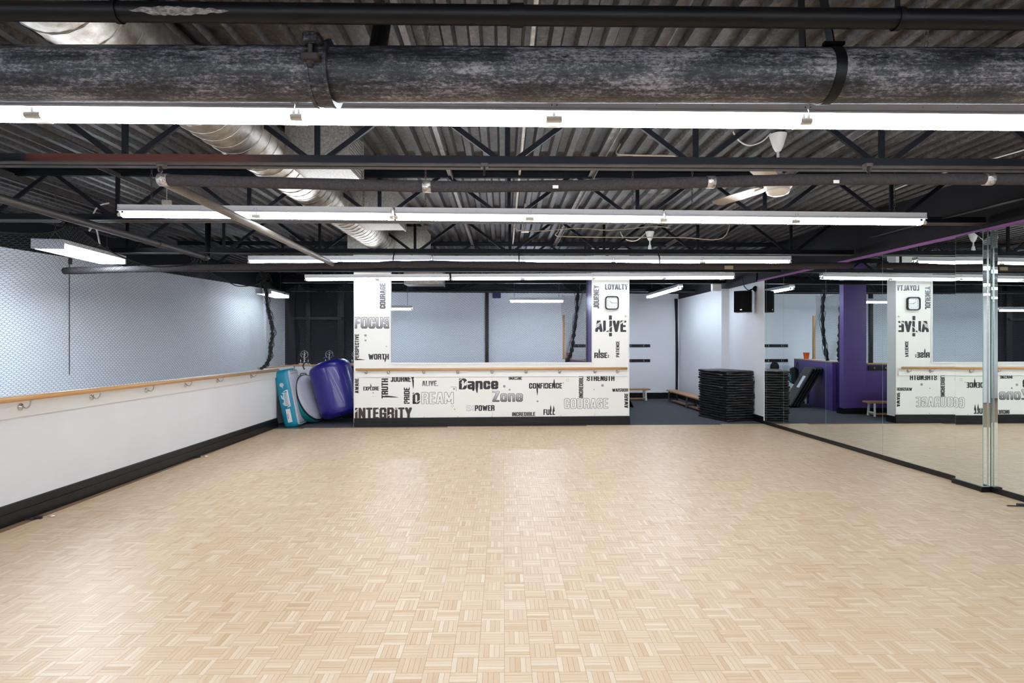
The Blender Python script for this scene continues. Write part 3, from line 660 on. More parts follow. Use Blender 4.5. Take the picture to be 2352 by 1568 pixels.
mirror_panel(3.16, 1.8, .057, 2.608, 'wall mirror panel beside the viewer outside the right edge')
# pilaster
tp = thing('mirrored_pilaster', 'shallow pilaster clad in mirror strips projecting from the mirror wall', 'mirror', (4.74, 5.97, 0))
m_ = MB(); m_.add([(4.692, 6.15, .05), (4.700, 5.802, .05), (4.85, 5.802, .05), (4.85, 6.15, .05), (4.692, 6.15, 2.605), (4.700, 5.802, 2.605), (4.85, 5.802, 2.605), (4.85, 6.15, 2.605)],
                    [(0, 4, 5, 1), (1, 5, 6, 2), (2, 6, 7, 3), (3, 7, 4, 0), (4, 7, 6, 5)]); part('core', m_, M['glassedge'], tp, off=(4.74, 5.97, 0))
m_ = MB(); m_.add([(4.6915, 6.148, .055), (4.6990, 5.804, .055), (4.6990, 5.804, 2.603), (4.6915, 6.148, 2.603)], [(0, 1, 2, 3)]); part('side_mirror', m_, M['mirror'], tp, off=(4.74, 5.97, 0))
for xa, xb in ((4.703, 4.744), (4.752, 4.792)):
    m_ = MB(); m_.add([(xa, 5.7995, .06), (xb, 5.7995, .06), (xb, 5.7995, 2.6), (xa, 5.7995, 2.6)], [(0, 1, 2, 3)]); part('mirror_strip', m_, M['mirror'], tp, off=(4.74, 5.97, 0))
m_ = MB(); m_.b2((4.743, 5.794, .06), (4.753, 5.80, 2.605)); part('chrome_seam', m_, M['chrome'], tp, off=(4.74, 5.97, 0))

# ================================================================ JOISTS
def joist(y0, label, first=False, xl=-7.2, xr=4.85, zb=2.68):
    A = math.atan(.0172); t = thing('steel_joist', label, 'joist', (0, y0, zb), A, 'open web steel roof joists')
    zt = 3.175 - zb; mt = M['oxide'] if first else M['joist']
    for s in (-1, 1):
        b_ = MB(); b_.b2((xl, s * .012, .0), (xr, s * .018, .065)); ch = part('bottom_chord', b_, mt, t)
        b_ = MB(); b_.b2((xl, s * .012, -.006), (xr, s * .065, .001)); part('flange', b_, M['dusty'], ch)
        b_ = MB(); b_.b2((xl, s * .012, zt - .06), (xr, s * .018, zt)); b_.b2((xl, s * .012, zt - .006), (xr, s * .07, zt)); part('top_chord', b_, M['joist'], t)
    k = -6
    while k <= 4:
        x = -.03 + k * 1.275; k += 1
        if x < xl or x > xr - .3: continue
        b_ = MB(); b_.bar((x, 0, .03), (x, 0, zt - .02), .02, .035, up=(1, 0, 0)); part('web_post', b_, M['joist'], t)
        for s in (-1, 1):
            if not (xl < x + s * .62 < xr): continue
            b_ = MB(); b_.bar((x + s * .04, 0, .03), (x + s * .62, 0, zt - .03), .022, .034); part('web_diagonal', b_, M['joist'], t)
    return t
for k, (y0, lb) in enumerate([(3.92, 'nearest black steel joist, red primer showing at its left'), (5.75, 'black steel joist just behind the second light row'), (7.84, 'black steel joist just above the third light row'),
                              (9.84, 'black steel joist crossing in front of the cream columns'), (11.75, 'black steel joist over the corridor behind the cream wall'), (13.75, 'farthest black steel joist by the back wall')]):
    joist(y0, lb, k == 0, xr=(4.80, 4.74, 4.65, 4.58, 4.35, 4.35)[k], xl=(-7.3, -7.0, -5.4, -5.6, -4.6, -5.2)[k])
# bridging bars and conduit along the deck
for x, y0, y1, m, wv, nm, lb, ct in ((-.52, 1.9, 14.2, 'galvbar', .045, 'bridging_bar', 'grey bridging angle under the deck left of centre', 'steel bar'), (.86, 1.9, 14.2, 'galvbar', .045, 'bridging_bar', 'grey bridging angle under the deck right of centre', 'steel bar'),
                         (-3.75, 2.6, 14.2, 'dusty', .045, 'bridging_bar', 'brown bridging angle under the deck above the left foam pipe', 'steel bar'), (-4.78, 2.6, 14.2, 'dusty', .06, 'bridging_bar', 'brown bridging angle under the deck above the netting', 'steel bar'),
                         (2.75, 2.2, 12, 'galvbar', .04, 'bridging_bar', 'grey bridging angle right of the near ceiling fan', 'steel bar'), (.16, 1.9, 14.0, 'conduit', .02, 'conduit_pipe', 'thin pale conduit running back under the deck', 'conduit')):
    b_ = MB(); zc = 3.165 - wv / 2 - .012
    if m == 'conduit': b_.tube([(*W(x, y0), 3.15), (*W(x, (y0 + y1) / 2), 3.15), (*W(x, y1), 3.15)], .013, 8)
    else: b_.bar((*W(x, y0), zc), (*W(x, y1), zc), wv, .006); b_.bar((*W(x + wv / 2, y0), zc - .02), (*W(x + wv / 2, y1), zc - .02), .006, wv)
    tag(b_.build(nm, M[m]), lb, ct, 'members along the roof deck')

# ================================================================ BIG PIPES
tb = thing('drain_pipe', 'large worn black drain pipe crossing the whole ceiling foreground', 'pipe', (0, 2.30, 2.554), math.atan(.006))
p_ = MB(); p_.tube([(x, 0, 0) for x in np.linspace(-4.0, 4.5, 30)], .1035, 40); part('pipe_body', p_, M['bigpipe'], tb, 'all')
def bandring(mb, x, r0, r1, wdt, tilt=0):
    prof = [(r0, -wdt / 2), (r1, -wdt / 2), (r1, wdt / 2), (r0, wdt / 2)]
    mb.lathe(prof, (x, 0, 0), (1, 0, tilt), 40)
xc = (742 - CU) / F * 2.27
p_ = MB(); bandring(p_, xc, .10, .121, .058, 0); bandring(p_, xc - .034, .10, .126, .012, 0); bandring(p_, xc + .034, .10, .126, .012, 0); part('coupling_clamp', p_, M['bigpipe'], tb, 30)
p_ = MB(); p_.box((xc - .01, -.118, .075), (.065, .06, .045), bev=.010); part('clamp_lug', p_, M['bigpipe'], tb); p_ = MB(); p_.box((xc - .01, -.128, .0), (.065, .06, .022), bev=.004); part('clamp_lug', p_, M['dusty'], tb)
p_ = MB(); p_.tube([(xc - .015, -.128, .07), (xc - .015, -.128, -.03)], .009, 10); p_.lathe([(.015, 0), (.015, .012)], (xc - .015, -.128, -.022), (0, 0, 1), 6); part('clamp_bolt', p_, M['dusty'], tb)
xs_ = (1912 - CU) / F * 2.27
p_ = MB(); bandring(p_, xs_, .101, .108, .04, .0); part('hanger_strap', p_, M['blackpipe'], tb, 30)
p_ = MB(); p_.bar((xs_, -.03, .10), (xs_ - .03, .05, .60), .006, .045, up=(0, 1, 0)); p_.bar((xs_ - .05, .09, .07), (xs_ - .05, .12, .60), .006, .045, up=(0, 1, 0)); p_.box((xs_, -.045, .104), (.08, .02, .012)); part('hanger_rod', p_, M['blackpipe'], tb)
tb2 = thing('sprinkler_main', 'smooth black pipe with couplings along the top edge', 'pipe', (0, 2.07, 2.661), math.atan(.0165))
p_ = MB(); p_.tube([(x, 0, 0) for x in np.linspace(-4.0, 4.6, 20)], .0342, 28); part('pipe_body', p_, M['blackpipe'], tb2, 'all')
for uu, wv in ((281, .018), (1187, .055), (2072, .024)):
    p_ = MB(); x = (uu - CU) / F * 2.07; bandring(p_, x, .033, .0395, wv * .85); part('coupling', p_, M['blackpipe'], tb2, 30)
p_ = MB(); x = (2072 - CU) / F * 2.07; p_.bar((x, 0, .037), (x - .01, .02, .52), .005, .022, up=(0, 1, 0)); part('hanger_rod', p_, M['blackpipe'], tb2)
# bare patch on the top pipe left
def patch():
    mb = MB(); n = 26; V = []; Fc = []
    x0 = (318 - CU) / F * 2.07; x1 = (540 - CU) / F * 2.07
    for i in range(n + 1):
        t = i / n; x = x0 + (x1 - x0) * t; wd = math.sin(min(1, t * 2.2) * PI / 2) * (1 - t) ** .55
        jit = random.uniform(-.12, .12) * (0 < t < 1)
        a0 = math.radians(-20 - 34 * wd + jit * 40); a1 = math.radians(-20 + 30 * wd + jit * 40)
        for k in range(5):
            a = a0 + (a1 - a0) * k / 4; V.append((x, -math.cos(a) * .0348, math.sin(a) * .0348))
    for i in range(n):
        for k in range(4): Fc.append((i * 5 + k, i * 5 + 5 + k, i * 5 + 6 + k, i * 5 + 1 + k))
    mb.add(V, Fc); return mb
M['scuff'] = mat('scuffed_grey_patch', (0.10, 0.09, 0.085), .6, noise=(45, (0.30, 0.27, 0.25), .42, .62, 5), stretch=(1, 2, 2))
o = part('bare_patch', patch(), M['scuff'], tb2); o['label'] = 'scuffed pale patch on the black pipe'
p_ = MB(); p_.tube([(-.66, 2.98, 3.17), (-.68, 2.86, 2.80), (-.70, 2.80, 2.74)], .045, 16); p_.tube([(-.675, 2.90, 2.93), (-.678, 2.885, 2.88)], .055, 16)
tag(p_.build('branch_pipe', M['blackpipe'], None, 'all'), 'short black branch pipe behind the big drain pipe', 'pipe')

# ================================================================ DUCT
dx, dz, dr = -1.845, 2.93, .190
td = thing('spiral_duct', 'round galvanised spiral air duct running back to the cream wall', 'duct', (0, 0, 0))
def dpt(y): return Vector((dx + .006 * (y - 2) - .004 * y, y, dz))
p_ = MB(); p_.tube([dpt(y) for y in np.linspace(1.4, 11.4, 24)], dr, 40); part('duct_body', p_, M['duct'], td, 'all')
p_ = MB(); y = 1.5; pts = []
while y < 11.3:
    for k in range(20):
        a = 2 * PI * k / 20; c = dpt(y); pts.append((c.x + math.cos(a) * (dr + .001), c.y, c.z + math.sin(a) * (dr + .001))); y += .125 / 20
p_.tube(pts, .0045, 5); part('spiral_seam', p_, M['duct'], td, 'all')
def plenum(name, x0, x1, y0, y1, z0, z1, label, grille=True):
    c = ((x0 + x1) / 2, (y0 + y1) / 2, z0); t = thing(name, label, 'air vent', c, 0, 'duct outlet boxes')
    b_ = MB(); b_.b2((x0, y0, z0), (x1, y1, z1)); part('box_body', b_, M['ductpanel'], t, off=c)
    b_ = MB()
    b_.b2((x1 - .004, y0 - .012, z0 - .012), (x1 + .012, y0 + .012, z1)); b_.b2((x1 - .004, y1 - .012, z0 - .012), (x1 + .012, y1 + .012, z1)); b_.b2((x1 - .004, y0, z0 - .012), (x1 + .012, y1, z0 + .012)); part('grille_frame', b_, M['ductpanel'], t, off=c)
    if grille:
        n = 12
        for k in range(n):
            zz = z0 + .025 + (z1 - z0 - .05) * k / (n - 1); b_ = MB(); b_.bar((x1 + .006, y0 + .012, zz), (x1 + .006, y1 - .012, zz), .012, .004, up=(.5, 0, 1)); part('louver_slat', b_, M['galvbar'], t, off=c)
plenum('duct_outlet', -1.72, -1.25, 4.40, 4.84, 2.83, 3.16, 'nearest louvred duct outlet box, behind the first joist')
plenum('duct_outlet', -1.72, -1.25, 6.15, 6.8, 2.80, 3.14, 'second duct outlet box above the second light row', False)
plenum('duct_outlet', -2.35, -1.25, 8.3, 8.85, 2.78, 3.14, 'wide duct outlet box between third and fourth joists', False)
plenum('duct_outlet', -2.0, -1.30, 10.75, 11.2, 2.56, 2.98, 'low duct outlet box behind the cream wall opening', False)

# ================================================================ STRIP LIGHTS
def chain_mb(mb, a, b, pitch=.028, r=.0026):
    a, b = Vector(a), Vector(b); n = max(2, int((b - a).length / pitch)); d = (b - a).normalized(); s1 = d.orthogonal().normalized(); s2 = d.cross(s1)
    for k in range(n):
        c = a + (b - a) * (k + .5) / n; s_ = s1 if k % 2 else s2; t_ = d.cross(s_)
        pts = [c + d * math.cos(q) * pitch * .62 + s_ * math.sin(q) * pitch * .30 for q in [i * PI / 4 for i in range(8)]]
        pts.append(pts[0]); mb.tube(pts, r, 4, cap=False)
def strip_light(c, rz, tilt, label, group, n=2, L=1.22, chains=(-.9, .9), ztop=3.18, single=False, tm='tube'):
    t = thing('strip_light', label, 'ceiling light', c, rz, group); t.rotation_euler = (0, -tilt, rz)
    T = n * L; b_ = MB()
    # channel housing: top, two sides, underside reflector
    b_.b2((-T / 2 + .002, -.054, .052), (T / 2 - .002, .054, .092)); b_.add([(-T / 2 + .002, -.054, .052), (T / 2 - .002, -.054, .052), (T / 2 - .002, -.062, .040), (-T / 2 + .002, -.062, .040)], [(0, 1, 2, 3)])
    b_.add([(-T / 2 + .002, .054, .052), (T / 2 - .002, .054, .052), (T / 2 - .002, .062, .040), (-T / 2 + .002, .062, .040)], [(3, 2, 1, 0)])
    b_.b2((-T / 2 + .002, -.062, .034), (T / 2 - .002, -.056, .042)); b_.b2((-T / 2 + .002, .056, .034), (T / 2 - .002, .062, .042))
    part('housing', b_, M['housing'], t)
    for k in range(n):
        x0 = -T / 2 + k * L + .028; x1 = x0 + L - .056
        for yy in ((0,) if single else (-.032, .032)):
            b_ = MB(); b_.tube([(x0, yy, .005), (x1, yy, .005)], .0135, 10); part('lamp_tube', b_, M[tm], t, 'all')
    for k in range(n + 1):
        x = -T / 2 + k * L; dxs = ([.012] if k == 0 else ([-.012] if k == n else [0]))
        for yy in ((0,) if single else (-.032, .032)):
            b_ = MB(); b_.box((x + dxs[0], yy, .022), (.012, .02, .05)); wv = .03 if k in (0, n) else .075
            b_.tube([(x + dxs[0] - wv / 2, yy, .004), (x + dxs[0] + wv / 2, yy, .004)], .0165, 10)
            part('lamp_socket', b_, M['socket'], t)
    b_ = MB()
    for k in range(n + 1):
        x = -T / 2 + k * L
        for s in (-.012, .012):
            if abs(x + s) < T / 2: b_.box((x + s, -.0545, .063), (.005, .002, .005)); b_.box((x + s * .8, -.0545, .075), (.003, .002, .003))
    for x in (-T * .27, -T * .2, T * .2, T * .31): b_.box((x, -.0545, .068), (.003, .002, .003))
    part('screw_holes', b_, M['ink'], t)['kind'] = 'stuff'
    for x in chains:
        b_ = MB(); chain_mb(b_, (x, 0, .095), (x, 0, ztop - c[2])); part('hanging_chain', b_, M['chain'], t)
    return t
rows = [(2.81, [(-2.24, ''), (.20, ''), (2.64, '')], 1.055, 1.064, 'first row'), (5.32, [(-2.30, ''), (.16, ''), (2.61, '')], 1.127, 1.100, 'second row'),
        (7.88, [(-2.30, ''), (.15, ''), (2.59, '')], 1.052, 1.072, 'third row'), (9.97, [(-2.29, ''), (.18, ''), (2.62, '')], 1.045, 1.088, 'fourth row')]
pos = ['left', 'middle', 'right']
rown = ['nearest row, directly below the big pipe', 'second row from the viewer', 'third row, behind the foam pipe', 'farthest row, in front of the cream columns']
SL = .0256
for r, (y0, fx, zl, zr, nm) in enumerate(rows):
    for k, (x, _) in enumerate(fx):
        z = H + zl + (zr - zl) * (x + 3) / 6; tl = math.atan((zr - zl) / 6)
        t = strip_light((x, y0 + SL * x, z), math.atan(SL), tl, '%s white twin tube strip light of the %s' % (pos[k], rown[r]), 'strip lights in four rows', tm='tube_dim' if r == 3 else 'tube', chains=(-.95, .95) if r else (-.6,), ztop=3.18 if r in (0, 1) else 2.68 + .0)
        if r == 0 and k == 1:
            b_ = MB()
            for q in range(7): b_.box((-.155 + q * .012 + (.012 if q > 3 else 0), -.0545, .078), (.008, .002, .0035)); b_.box((-.155 + q * .012, -.0545, .071), (.009, .002, .002))
            b_.box((-.185, -.0545, .076), (.008, .002, .012)); part('maker_print', b_, M['ink'], t)['kind'] = 'stuff'
for yy, nn in ((.25, 'first row above and behind the viewer'), (-2.1, 'second row behind the viewer')):
    for k, x in enumerate((-2.24, .2, 2.64)): strip_light((x, yy, H + 1.06), math.atan(SL), 0, '%s strip light of the %s' % (pos[k], nn), 'strip lights behind the viewer', chains=(-.9, .9))
strip_light((3.36, 12.95, H + 1.065), PI / 2 + .03, 0, 'strip light pointing away over the corridor with benches', 'strip lights beyond the cream wall', ztop=3.18, tm='tube_cool')
strip_light((.55, 13.0, H + .885), .0, 0, 'short strip light hanging behind the netted opening', 'strip lights beyond the cream wall', n=1, chains=(-.5, .5), tm='tube_bright')
strip_light((-2.82, 12.9, H + .705), .02, 0, 'low strip light half hidden behind the left cream column', 'strip lights beyond the cream wall', n=1, chains=(-.5, .5), tm='tube_bright')
# wrap-around fixtures left
def wrap_light(c, rz, label, lm='lens'):
    t = thing('wraparound_light', label, 'ceiling light', c, rz, 'wide lights behind the left netting')
    b_ = MB(); b_.b2((-.64, -.16, .03), (.64, .16, .075)); part('housing', b_, M['housing'], t)
    b_ = MB(); b_.b2((-.61, -.15, -.03), (.61, .15, .03)); part('lit_lens', b_, M[lm], t)
    b_ = MB(); b_.b2((-.64, -.16, -.032), (-.61, .16, .032)); part('end_cap', b_, M['housing'], t); b_ = MB(); b_.b2((.61, -.16, -.032), (.64, .16, .032)); part('end_cap', b_, M['housing'], t)
    for x in (-.5, .5):
        b_ = MB(); chain_mb(b_, (x, -.08, .07), (x, 0, .18)); chain_mb(b_, (x, .08, .07), (x, 0, .18)); chain_mb(b_, (x, 0, .18), (x, 0, 3.18 - c[2])); part('hanging_chain', b_, M['chain'], t)
wrap_light((-5.13, 6.95, H + 1.04), PI / 2 + .12, 'large lit fixture behind the netting at the left edge')
wrap_light((-5.30, 12.9, H + 1.04), PI / 2 + .08, 'distant lit fixture behind the bunched black netting', 'lens_dim')
wrap_light((-5.75, 3.6, H + 1.04), PI / 2 + .12, 'added unseen fill fixture left of the frame, brightening the hall wall')  # off-frame fill light, added to brighten the wall behind the netting
wrap_light((-6.0, .2, H + 1.04), PI / 2 + .12, 'added unseen fill fixture behind the viewer, brightening the hall wall')  # second added fill light for the hall wall, out of view

# ================================================================ FOAM PIPE FRAME
tf = thing('foam_pipe_frame', 'charcoal foam wrapped pipe frame hanging under the joists', 'pipe frame', (0, 0, 0))
def smooth_pts(pts, n=5):
    pts = [Vector(p) for p in pts]; out = []
    for i in range(len(pts) - 1):
        p0 = pts[max(i - 1, 0)]; p1 = pts[i]; p2 = pts[i + 1]; p3 = pts[min(i + 2, len(pts) - 1)]
        for k in range(n):
            t = k / n; out.append(.5 * ((2 * p1) + (p2 - p0) * t + (2 * p0 - 5 * p1 + 4 * p2 - p3) * t * t + (3 * p1 - p0 - 3 * p2 + p3) * t ** 3))
    out.append(pts[-1]); return out
nearp = [P(372, 413, 3.70), P(600, 419, 3.71), P(980, 428, 3.73), P(1280, 427, 3.75), P(1632, 418, 3.76), P(1900, 412, 3.78), P(2352, 412, 3.80), P(2900, 420, 3.80)]
sp_ = smooth_pts(nearp, 8); 
p_ = MB(); p_.tube(sp_, [.0365 + .0015 * math.sin(i * 1.7) for i in range(len(sp_))], 16); part('near_foam_pipe', p_, M['foam'], tf, 'all')
a, b_ = P(372, 415, 3.70), P(768, 608, 7.70)
p_ = MB(); p_.tube([a, a.lerp(b_, .4), b_], .031, 16); o = part('side_pipe', p_, mat('grey_brown_pipe', (.17, .145, .13), .5, noise=(8, (.25, .23, .215), .4, .7, 4), stretch=(1, .4, 1)), tf, 'all')
farp = smooth_pts([P(147, 622, 7.62), P(480, 614, 7.63), P(820, 609, 7.66), P(960, 606, 7.66), P(1240, 609, 7.68), P(1690, 612, 7.70), P(1958, 609, 7.72)], 8)
p_ = MB(); p_.tube(farp, [.044 + .004 * math.sin(i * 1.3) for i in range(len(farp))], 14); part('far_foam_pipe', p_, M['foam'], tf, 'all')
def band(mb, u, D, wpx, r):
    i = min(range(len(sp_)), key=lambda q: abs(CU + sp_[q].x / sp_[q].y * F - u)); c = sp_[i]; c = Vector(((u - CU) / F * c.y, c.y, c.z)); wd = wpx / F * c.y
    mb.tube([c - Vector((wd / 2, 0, 0)), c + Vector((wd / 2, 0, 0))], r, 16)
for u, wpx in ((981, 19), (1632, 18), (2269, 20), (377, 22)):
    p_ = MB(); band(p_, u, 3.7, wpx, .0395); part('foil_tape', p_, M['tape'], tf, 'all')
for u, v in ((1276, 429), (1921, 417)):
    p_ = MB(); c = P(u, v, 3.70); p_.box(c, (.036, .004, .02)); part('paper_tag', p_, M['paper'], tf)
p_ = MB(); c = P(980, 600, 7.55)
p_ = MB(); c = P(1674, 614, 7.62); p_.box(c, (.11, .01, .045)); part('cardboard_tag', p_, mat('brown_card', (.35, .27, .18), .8), tf)
for u in (363, 1112, 2001):
    p_ = MB(); x = (u - CU) / F * 3.82; x0 = (u - CU) / F * 3.74
    p_.box((x, 3.86, 2.665), (.05, .05, .03), bev=.005); p_.tube([(x, 3.85, 2.66), (x0, 3.78, 2.61), (x0, 3.75, 2.575)], .007, 8); p_.torus((x, 3.84, 2.635), .018, .005, (1, 0, 0), 12, 6); part('joist_clamp', p_, M['chain'], tf)
for u in (903, 1192, 1515, 2380):
    p_ = MB(); x = (u - CU) / F * 7.66; p_.tube([(x, 7.74, 2.69), (x, 7.66, 2.60), (x, 7.66, 2.53)], .008, 6); part('joist_clamp', p_, M['joist'], tf) if u < 2000 else None
ti = thing('iron_pipe', 'brown iron pipe running back above the left netting with an upright end', 'pipe', (0, 0, 0))
pe = P(476, 592, 7.75); pn = Vector((-4.0, 2.6, 2.625)); ps = P(0, 455, 4.56)
p_ = MB(); p_.tube([ps + (ps - pe) * .6, ps, pe], .036, 16); part('long_pipe', p_, M['ironpipe'], ti, 'all')
p_ = MB(); p_.tube([pe - Vector((0, .06, 0)), pe, pe + Vector((.0, .02, .05)), pe + Vector((0, .02, .56))], .036, 14); part('riser', p_, M['blackpipe'], ti, 'all')
p_ = MB(); c = ps.lerp(pe, .66); d = (pe - ps).normalized(); p_.tube([c - d * .03, c + d * .03], .042, 14); p_.tube([pe - d * .10, pe - d * .03], .044, 14); part('coupling', p_, M['ironpipe'], ti, 'all')

# ================================================================ FANS
def fan(c, label, R=.73, a0=20):
    t = thing('ceiling_fan', label, 'ceiling fan', c, 0, 'white ceiling fans')       # c = blade hub
    top = 3.18 - c[2]
    b_ = MB(); b_.lathe([(.068, top), (.064, top - .02), (.040, top - .10), (.022, top - .135), (.012, top - .14)], n=28); part('canopy', b_, M['fanw'], t, 40)
    b_ = MB(); b_.tube([(0, 0, top - .12), (0, 0, .06)], .011, 12); part('downrod', b_, M['fanw'], t, 'all')
    b_ = MB(); b_.lathe([(.018, .20), (.026, .16), (.030, .10), (.055, .06), (.100, .035), (.110, .0), (.105, -.03), (.085, -.05)], n=32); part('motor_housing', b_, M['fanw'], t, 50)
    b_ = MB(); b_.lathe([(.088, -.048), (.092, -.056), (.080, -.078), (.045, -.092), (.0, -.095)], n=32); part('motor_cap', b_, M['fanglass'], t, 'all')
    for k in range(3):
        a = math.radians(a0 + 120 * k); M3 = Matrix.Rotation(a, 3, 'Z') @ Matrix.Rotation(math.radians(10), 3, 'X')
        b_ = MB(); prof = [(.16, .045), (.22, .062), (R * .6, .070), (R - .03, .062), (R, .03)]
        top_ = [(x, y) for x, y in prof] + [(x, -y) for x, y in prof[::-1]]; n = len(top_)
        vs = [M3 @ Vector((x, y, .006 - 0 * x)) for x, y in top_] + [M3 @ Vector((x, y, .0)) for x, y in top_]
        b_.add(vs, [tuple(range(n)), tuple(range(2 * n - 1, n - 1, -1))] + [(i, i + n, (i + 1) % n + n, (i + 1) % n) for i in range(n)]); bl = part('fan_blade', b_, M['fanblade'], t)
        b_ = MB(); M2 = Matrix.Rotation(a, 3, 'Z'); b_.bar(M2 @ Vector((.09, 0, .0)), M2 @ Vector((.24, 0, -.004)), .035, .005); part('blade_iron', b_, M['fanw'], bl)
    return t
fan((2.16, 4.72, 2.775), 'nearer white ceiling fan hanging on the right', a0=-8)
fan((2.11, 8.9, 2.775), 'farther white ceiling fan, mostly behind the third light row', a0=30)
def cable(pts, m, r, label, name='electric_cable', cat='cable'):
    b_ = MB(); b_.tube(smooth_pts(pts, 6), r, 6); return tag(b_.build(name, M[m], None, 'all'), label, cat, 'loose cables under the roof deck')
cable([P(1770, 306, 4.70), P(1750, 325, 4.70), P(1722, 334, 4.70), P(1700, 325, 4.7), P(1685, 305, 4.70), P(1680, 285, 4.72)], 'wirew', .006, 'white cable looping from the near fan canopy')
cable([P(1482, 536, 8.9), P(1462, 552, 8.9), P(1440, 551, 8.9), P(1428, 540, 8.9), P(1425, 530, 8.95)], 'wirew', .008, 'white cable looping from the far fan canopy')
cable([P(1446, 292, 5.1), P(1425, 330, 5.05), P(1416, 352, 5.0), P(1450, 356, 4.9), P(1560, 358, 4.9)], 'wire', .007, 'beige cable hanging above the near foam pipe')
cable([P(1290, 500, 7.3), P(1282, 530, 7.3), P(1276, 540, 7.3), P(1300, 543, 7.35), P(1420, 545, 7.4), P(1560, 545, 7.4), P(1660, 546, 7.4), P(1680, 482, 7.4)], 'wire', .007, 'beige cable running across above the third light row')
cable([P(2352, 344, 4.6), P(2290, 362, 4.9), P(2200, 388, 5.3), P(2080, 425, 6.2), P(1950, 483, 8.2)], 'wirew', .006, 'thin pale cable drooping towards the right wall')
cable([P(1540, 523, 7.2), P(1500, 520, 7.2), P(1400, 528, 7.2), P(1330, 524, 7.2), P(1190, 528, 7.2), P(1180, 473, 7.2)], 'wire', .006, 'thin beige cable looping near the roof centre')
cable([P(250, 466, 6.3), P(228, 472, 6.3), P(215, 490, 6.3), P(208, 520, 6.3), P(205, 530, 6.3), P(212, 522, 6.3), P(222, 528, 6.3), P(230, 565, 6.3)], 'wirew', .008, 'grey cable curling above the left netting')
cable([P(2352, 455, 4.85), P(2150, 505, 5.9), P(2000, 545, 7.5)], 'wireb', .012, 'black cable along the bulkhead above the mirrors')
# plugs/boxes
p_ = MB(); p_.box(P(1206, 531, 7.1), (.09, .09, .02), bev=.005); p_.tube([P(1206, 531, 7.1), P(1200, 515, 7.1), P(1206, 468, 7.1)], .01, 6); tag(p_.build('junction_box', M['conduit']), 'pale round junction box hanging near the roof centre', 'junction box')
p_ = MB(); p_.box(P(1645, 658, 12.1), (.19, .10, .18), bev=.01); p_.b2((P(1655, 658, 12.1).x, 12.05, 2.72), (P(1662, 658, 12.1).x, 12.15, 3.1)); tag(p_.build('wall_box', M['trimwhite']), 'small white electrical box on the black bulkhead', 'electrical box')
p_ = MB(); c = P(383, 465, 6.3); p_.box(c, (.09, .05, .05), Matrix.Rotation(.3, 3, 'Z'), bev=.006); p_.tube([c + Vector((0, 0, .02)), c + Vector((0, 0, 3.18 - c.z))], .004, 5); tag(p_.build('junction_box', M['conduit']), 'small pale box under the deck left of the duct', 'junction box')

# ================================================================ NETS
def net(name, S, nu, nv, r, label, parent=None, r_fn=None):
    I, J = np.meshgrid(np.arange(nu), np.arange(nv), indexing='ij'); up = ((I + J) % 2 == 0)
    A = I.astype(float); B = J + np.where(up, .22, -.22)
    Pt = S(A / (nu - 1), np.clip(B / (nv - 1), 0, 1)); idx = I * nv + J; X = Pt.reshape(-1, 3)
    e = [np.stack([idx[:-1, :].ravel(), idx[1:, :].ravel()], 1)]
    m_ = up[:, :-1].ravel(); e.append(np.stack([idx[:, :-1].ravel()[m_], idx[:, 1:].ravel()[m_]], 1)); E = np.concatenate(e)
    a, b = X[E[:, 0]], X[E[:, 1]]; d = b - a; L = np.linalg.norm(d, axis=1, keepdims=True); ok = L[:, 0] > 1e-5; a, b, d, L = a[ok], b[ok], d[ok], L[ok]; d = d / L
    h = np.where(np.abs(d[:, 2:3]) < .8, np.array([[0, 0, 1.]]), np.array([[1., .2, 0]])); p = np.cross(d, h); p /= np.linalg.norm(p, axis=1, keepdims=True); q = np.cross(d, p)
    V = []; 
    for c in (a, b):
        for k in range(3): t = 2 * PI * k / 3; V.append(c + (p * math.cos(t) + q * math.sin(t)) * r)
    V = np.stack(V, 1).reshape(-1, 3); n = len(a); base = np.arange(n)[:, None] * 6
    Q = np.concatenate([base + np.array([[0, 1, 4, 3]]), base + np.array([[1, 2, 5, 4]]), base + np.array([[2, 0, 3, 5]])])
    o = arr_mesh(name, V, Q, M['net'], parent)
    if parent is None: tag(o, label, 'netting')
    o['kind'] = 'stuff'; return o
hooks = [(3.7, 2.66), (5.50, 2.66), (7.78, 2.63), (9.80, 2.60)]
def topz(y, hk, sag):
    z = np.full_like(y, hk[0][1])
    for (a, za), (b, zb) in zip(hk[:-1], hk[1:]):
        t = np.clip((y - a) / (b - a), 0, 1); m = (y >= a) & (y <= b)
        s = sag * (1 - (np.abs(2 * t - 1)) ** 1.6); z = np.where(m, za + (zb - za) * t - s, z)
    return np.where(y > hk[-1][0], hk[-1][1], z)
def S_left(U, V):
    y = 2.2 + U * 7.62; zt = topz(np.maximum(y, 3.7), hooks, .27); zt = np.where(y < 3.7, 2.66 - (3.7 - y) * .2, zt)
    z = 1.03 + V * (zt - 1.03)
    pull = np.zeros_like(y); dep = np.zeros_like(y)
    for hy, hz in hooks:
        dd = y - hy; wgt = np.exp(-(dd / .55) ** 2) * np.clip((V - .55) / .45, 0, 1) ** 1.5; pull -= dd * wgt * .75
    fold = .035 * np.sin(y * 2.1 + V * 2.2) * V + .10 * np.exp(-((y - 8.9) / .5) ** 2) * np.sin(V * PI) + .02 * np.sin(y * 7 + V * 5) * V
    x = -4.19 - .02 * V + fold
    z = z - .06 * np.sin(V * PI) * np.sin(y * 1.7) * .5
    return np.stack([x, y + pull + .03 * np.sin(z * 6), z], -1)
net('hanging_net', S_left, 300, 78, .0014, 'black mesh netting hung above the left barre')
bh = [(-4.2, 2.62), (-3.3, 2.66), (-2.05, 2.60), (-.58, 2.75), (.95, 2.70), (1.66, 2.66)]
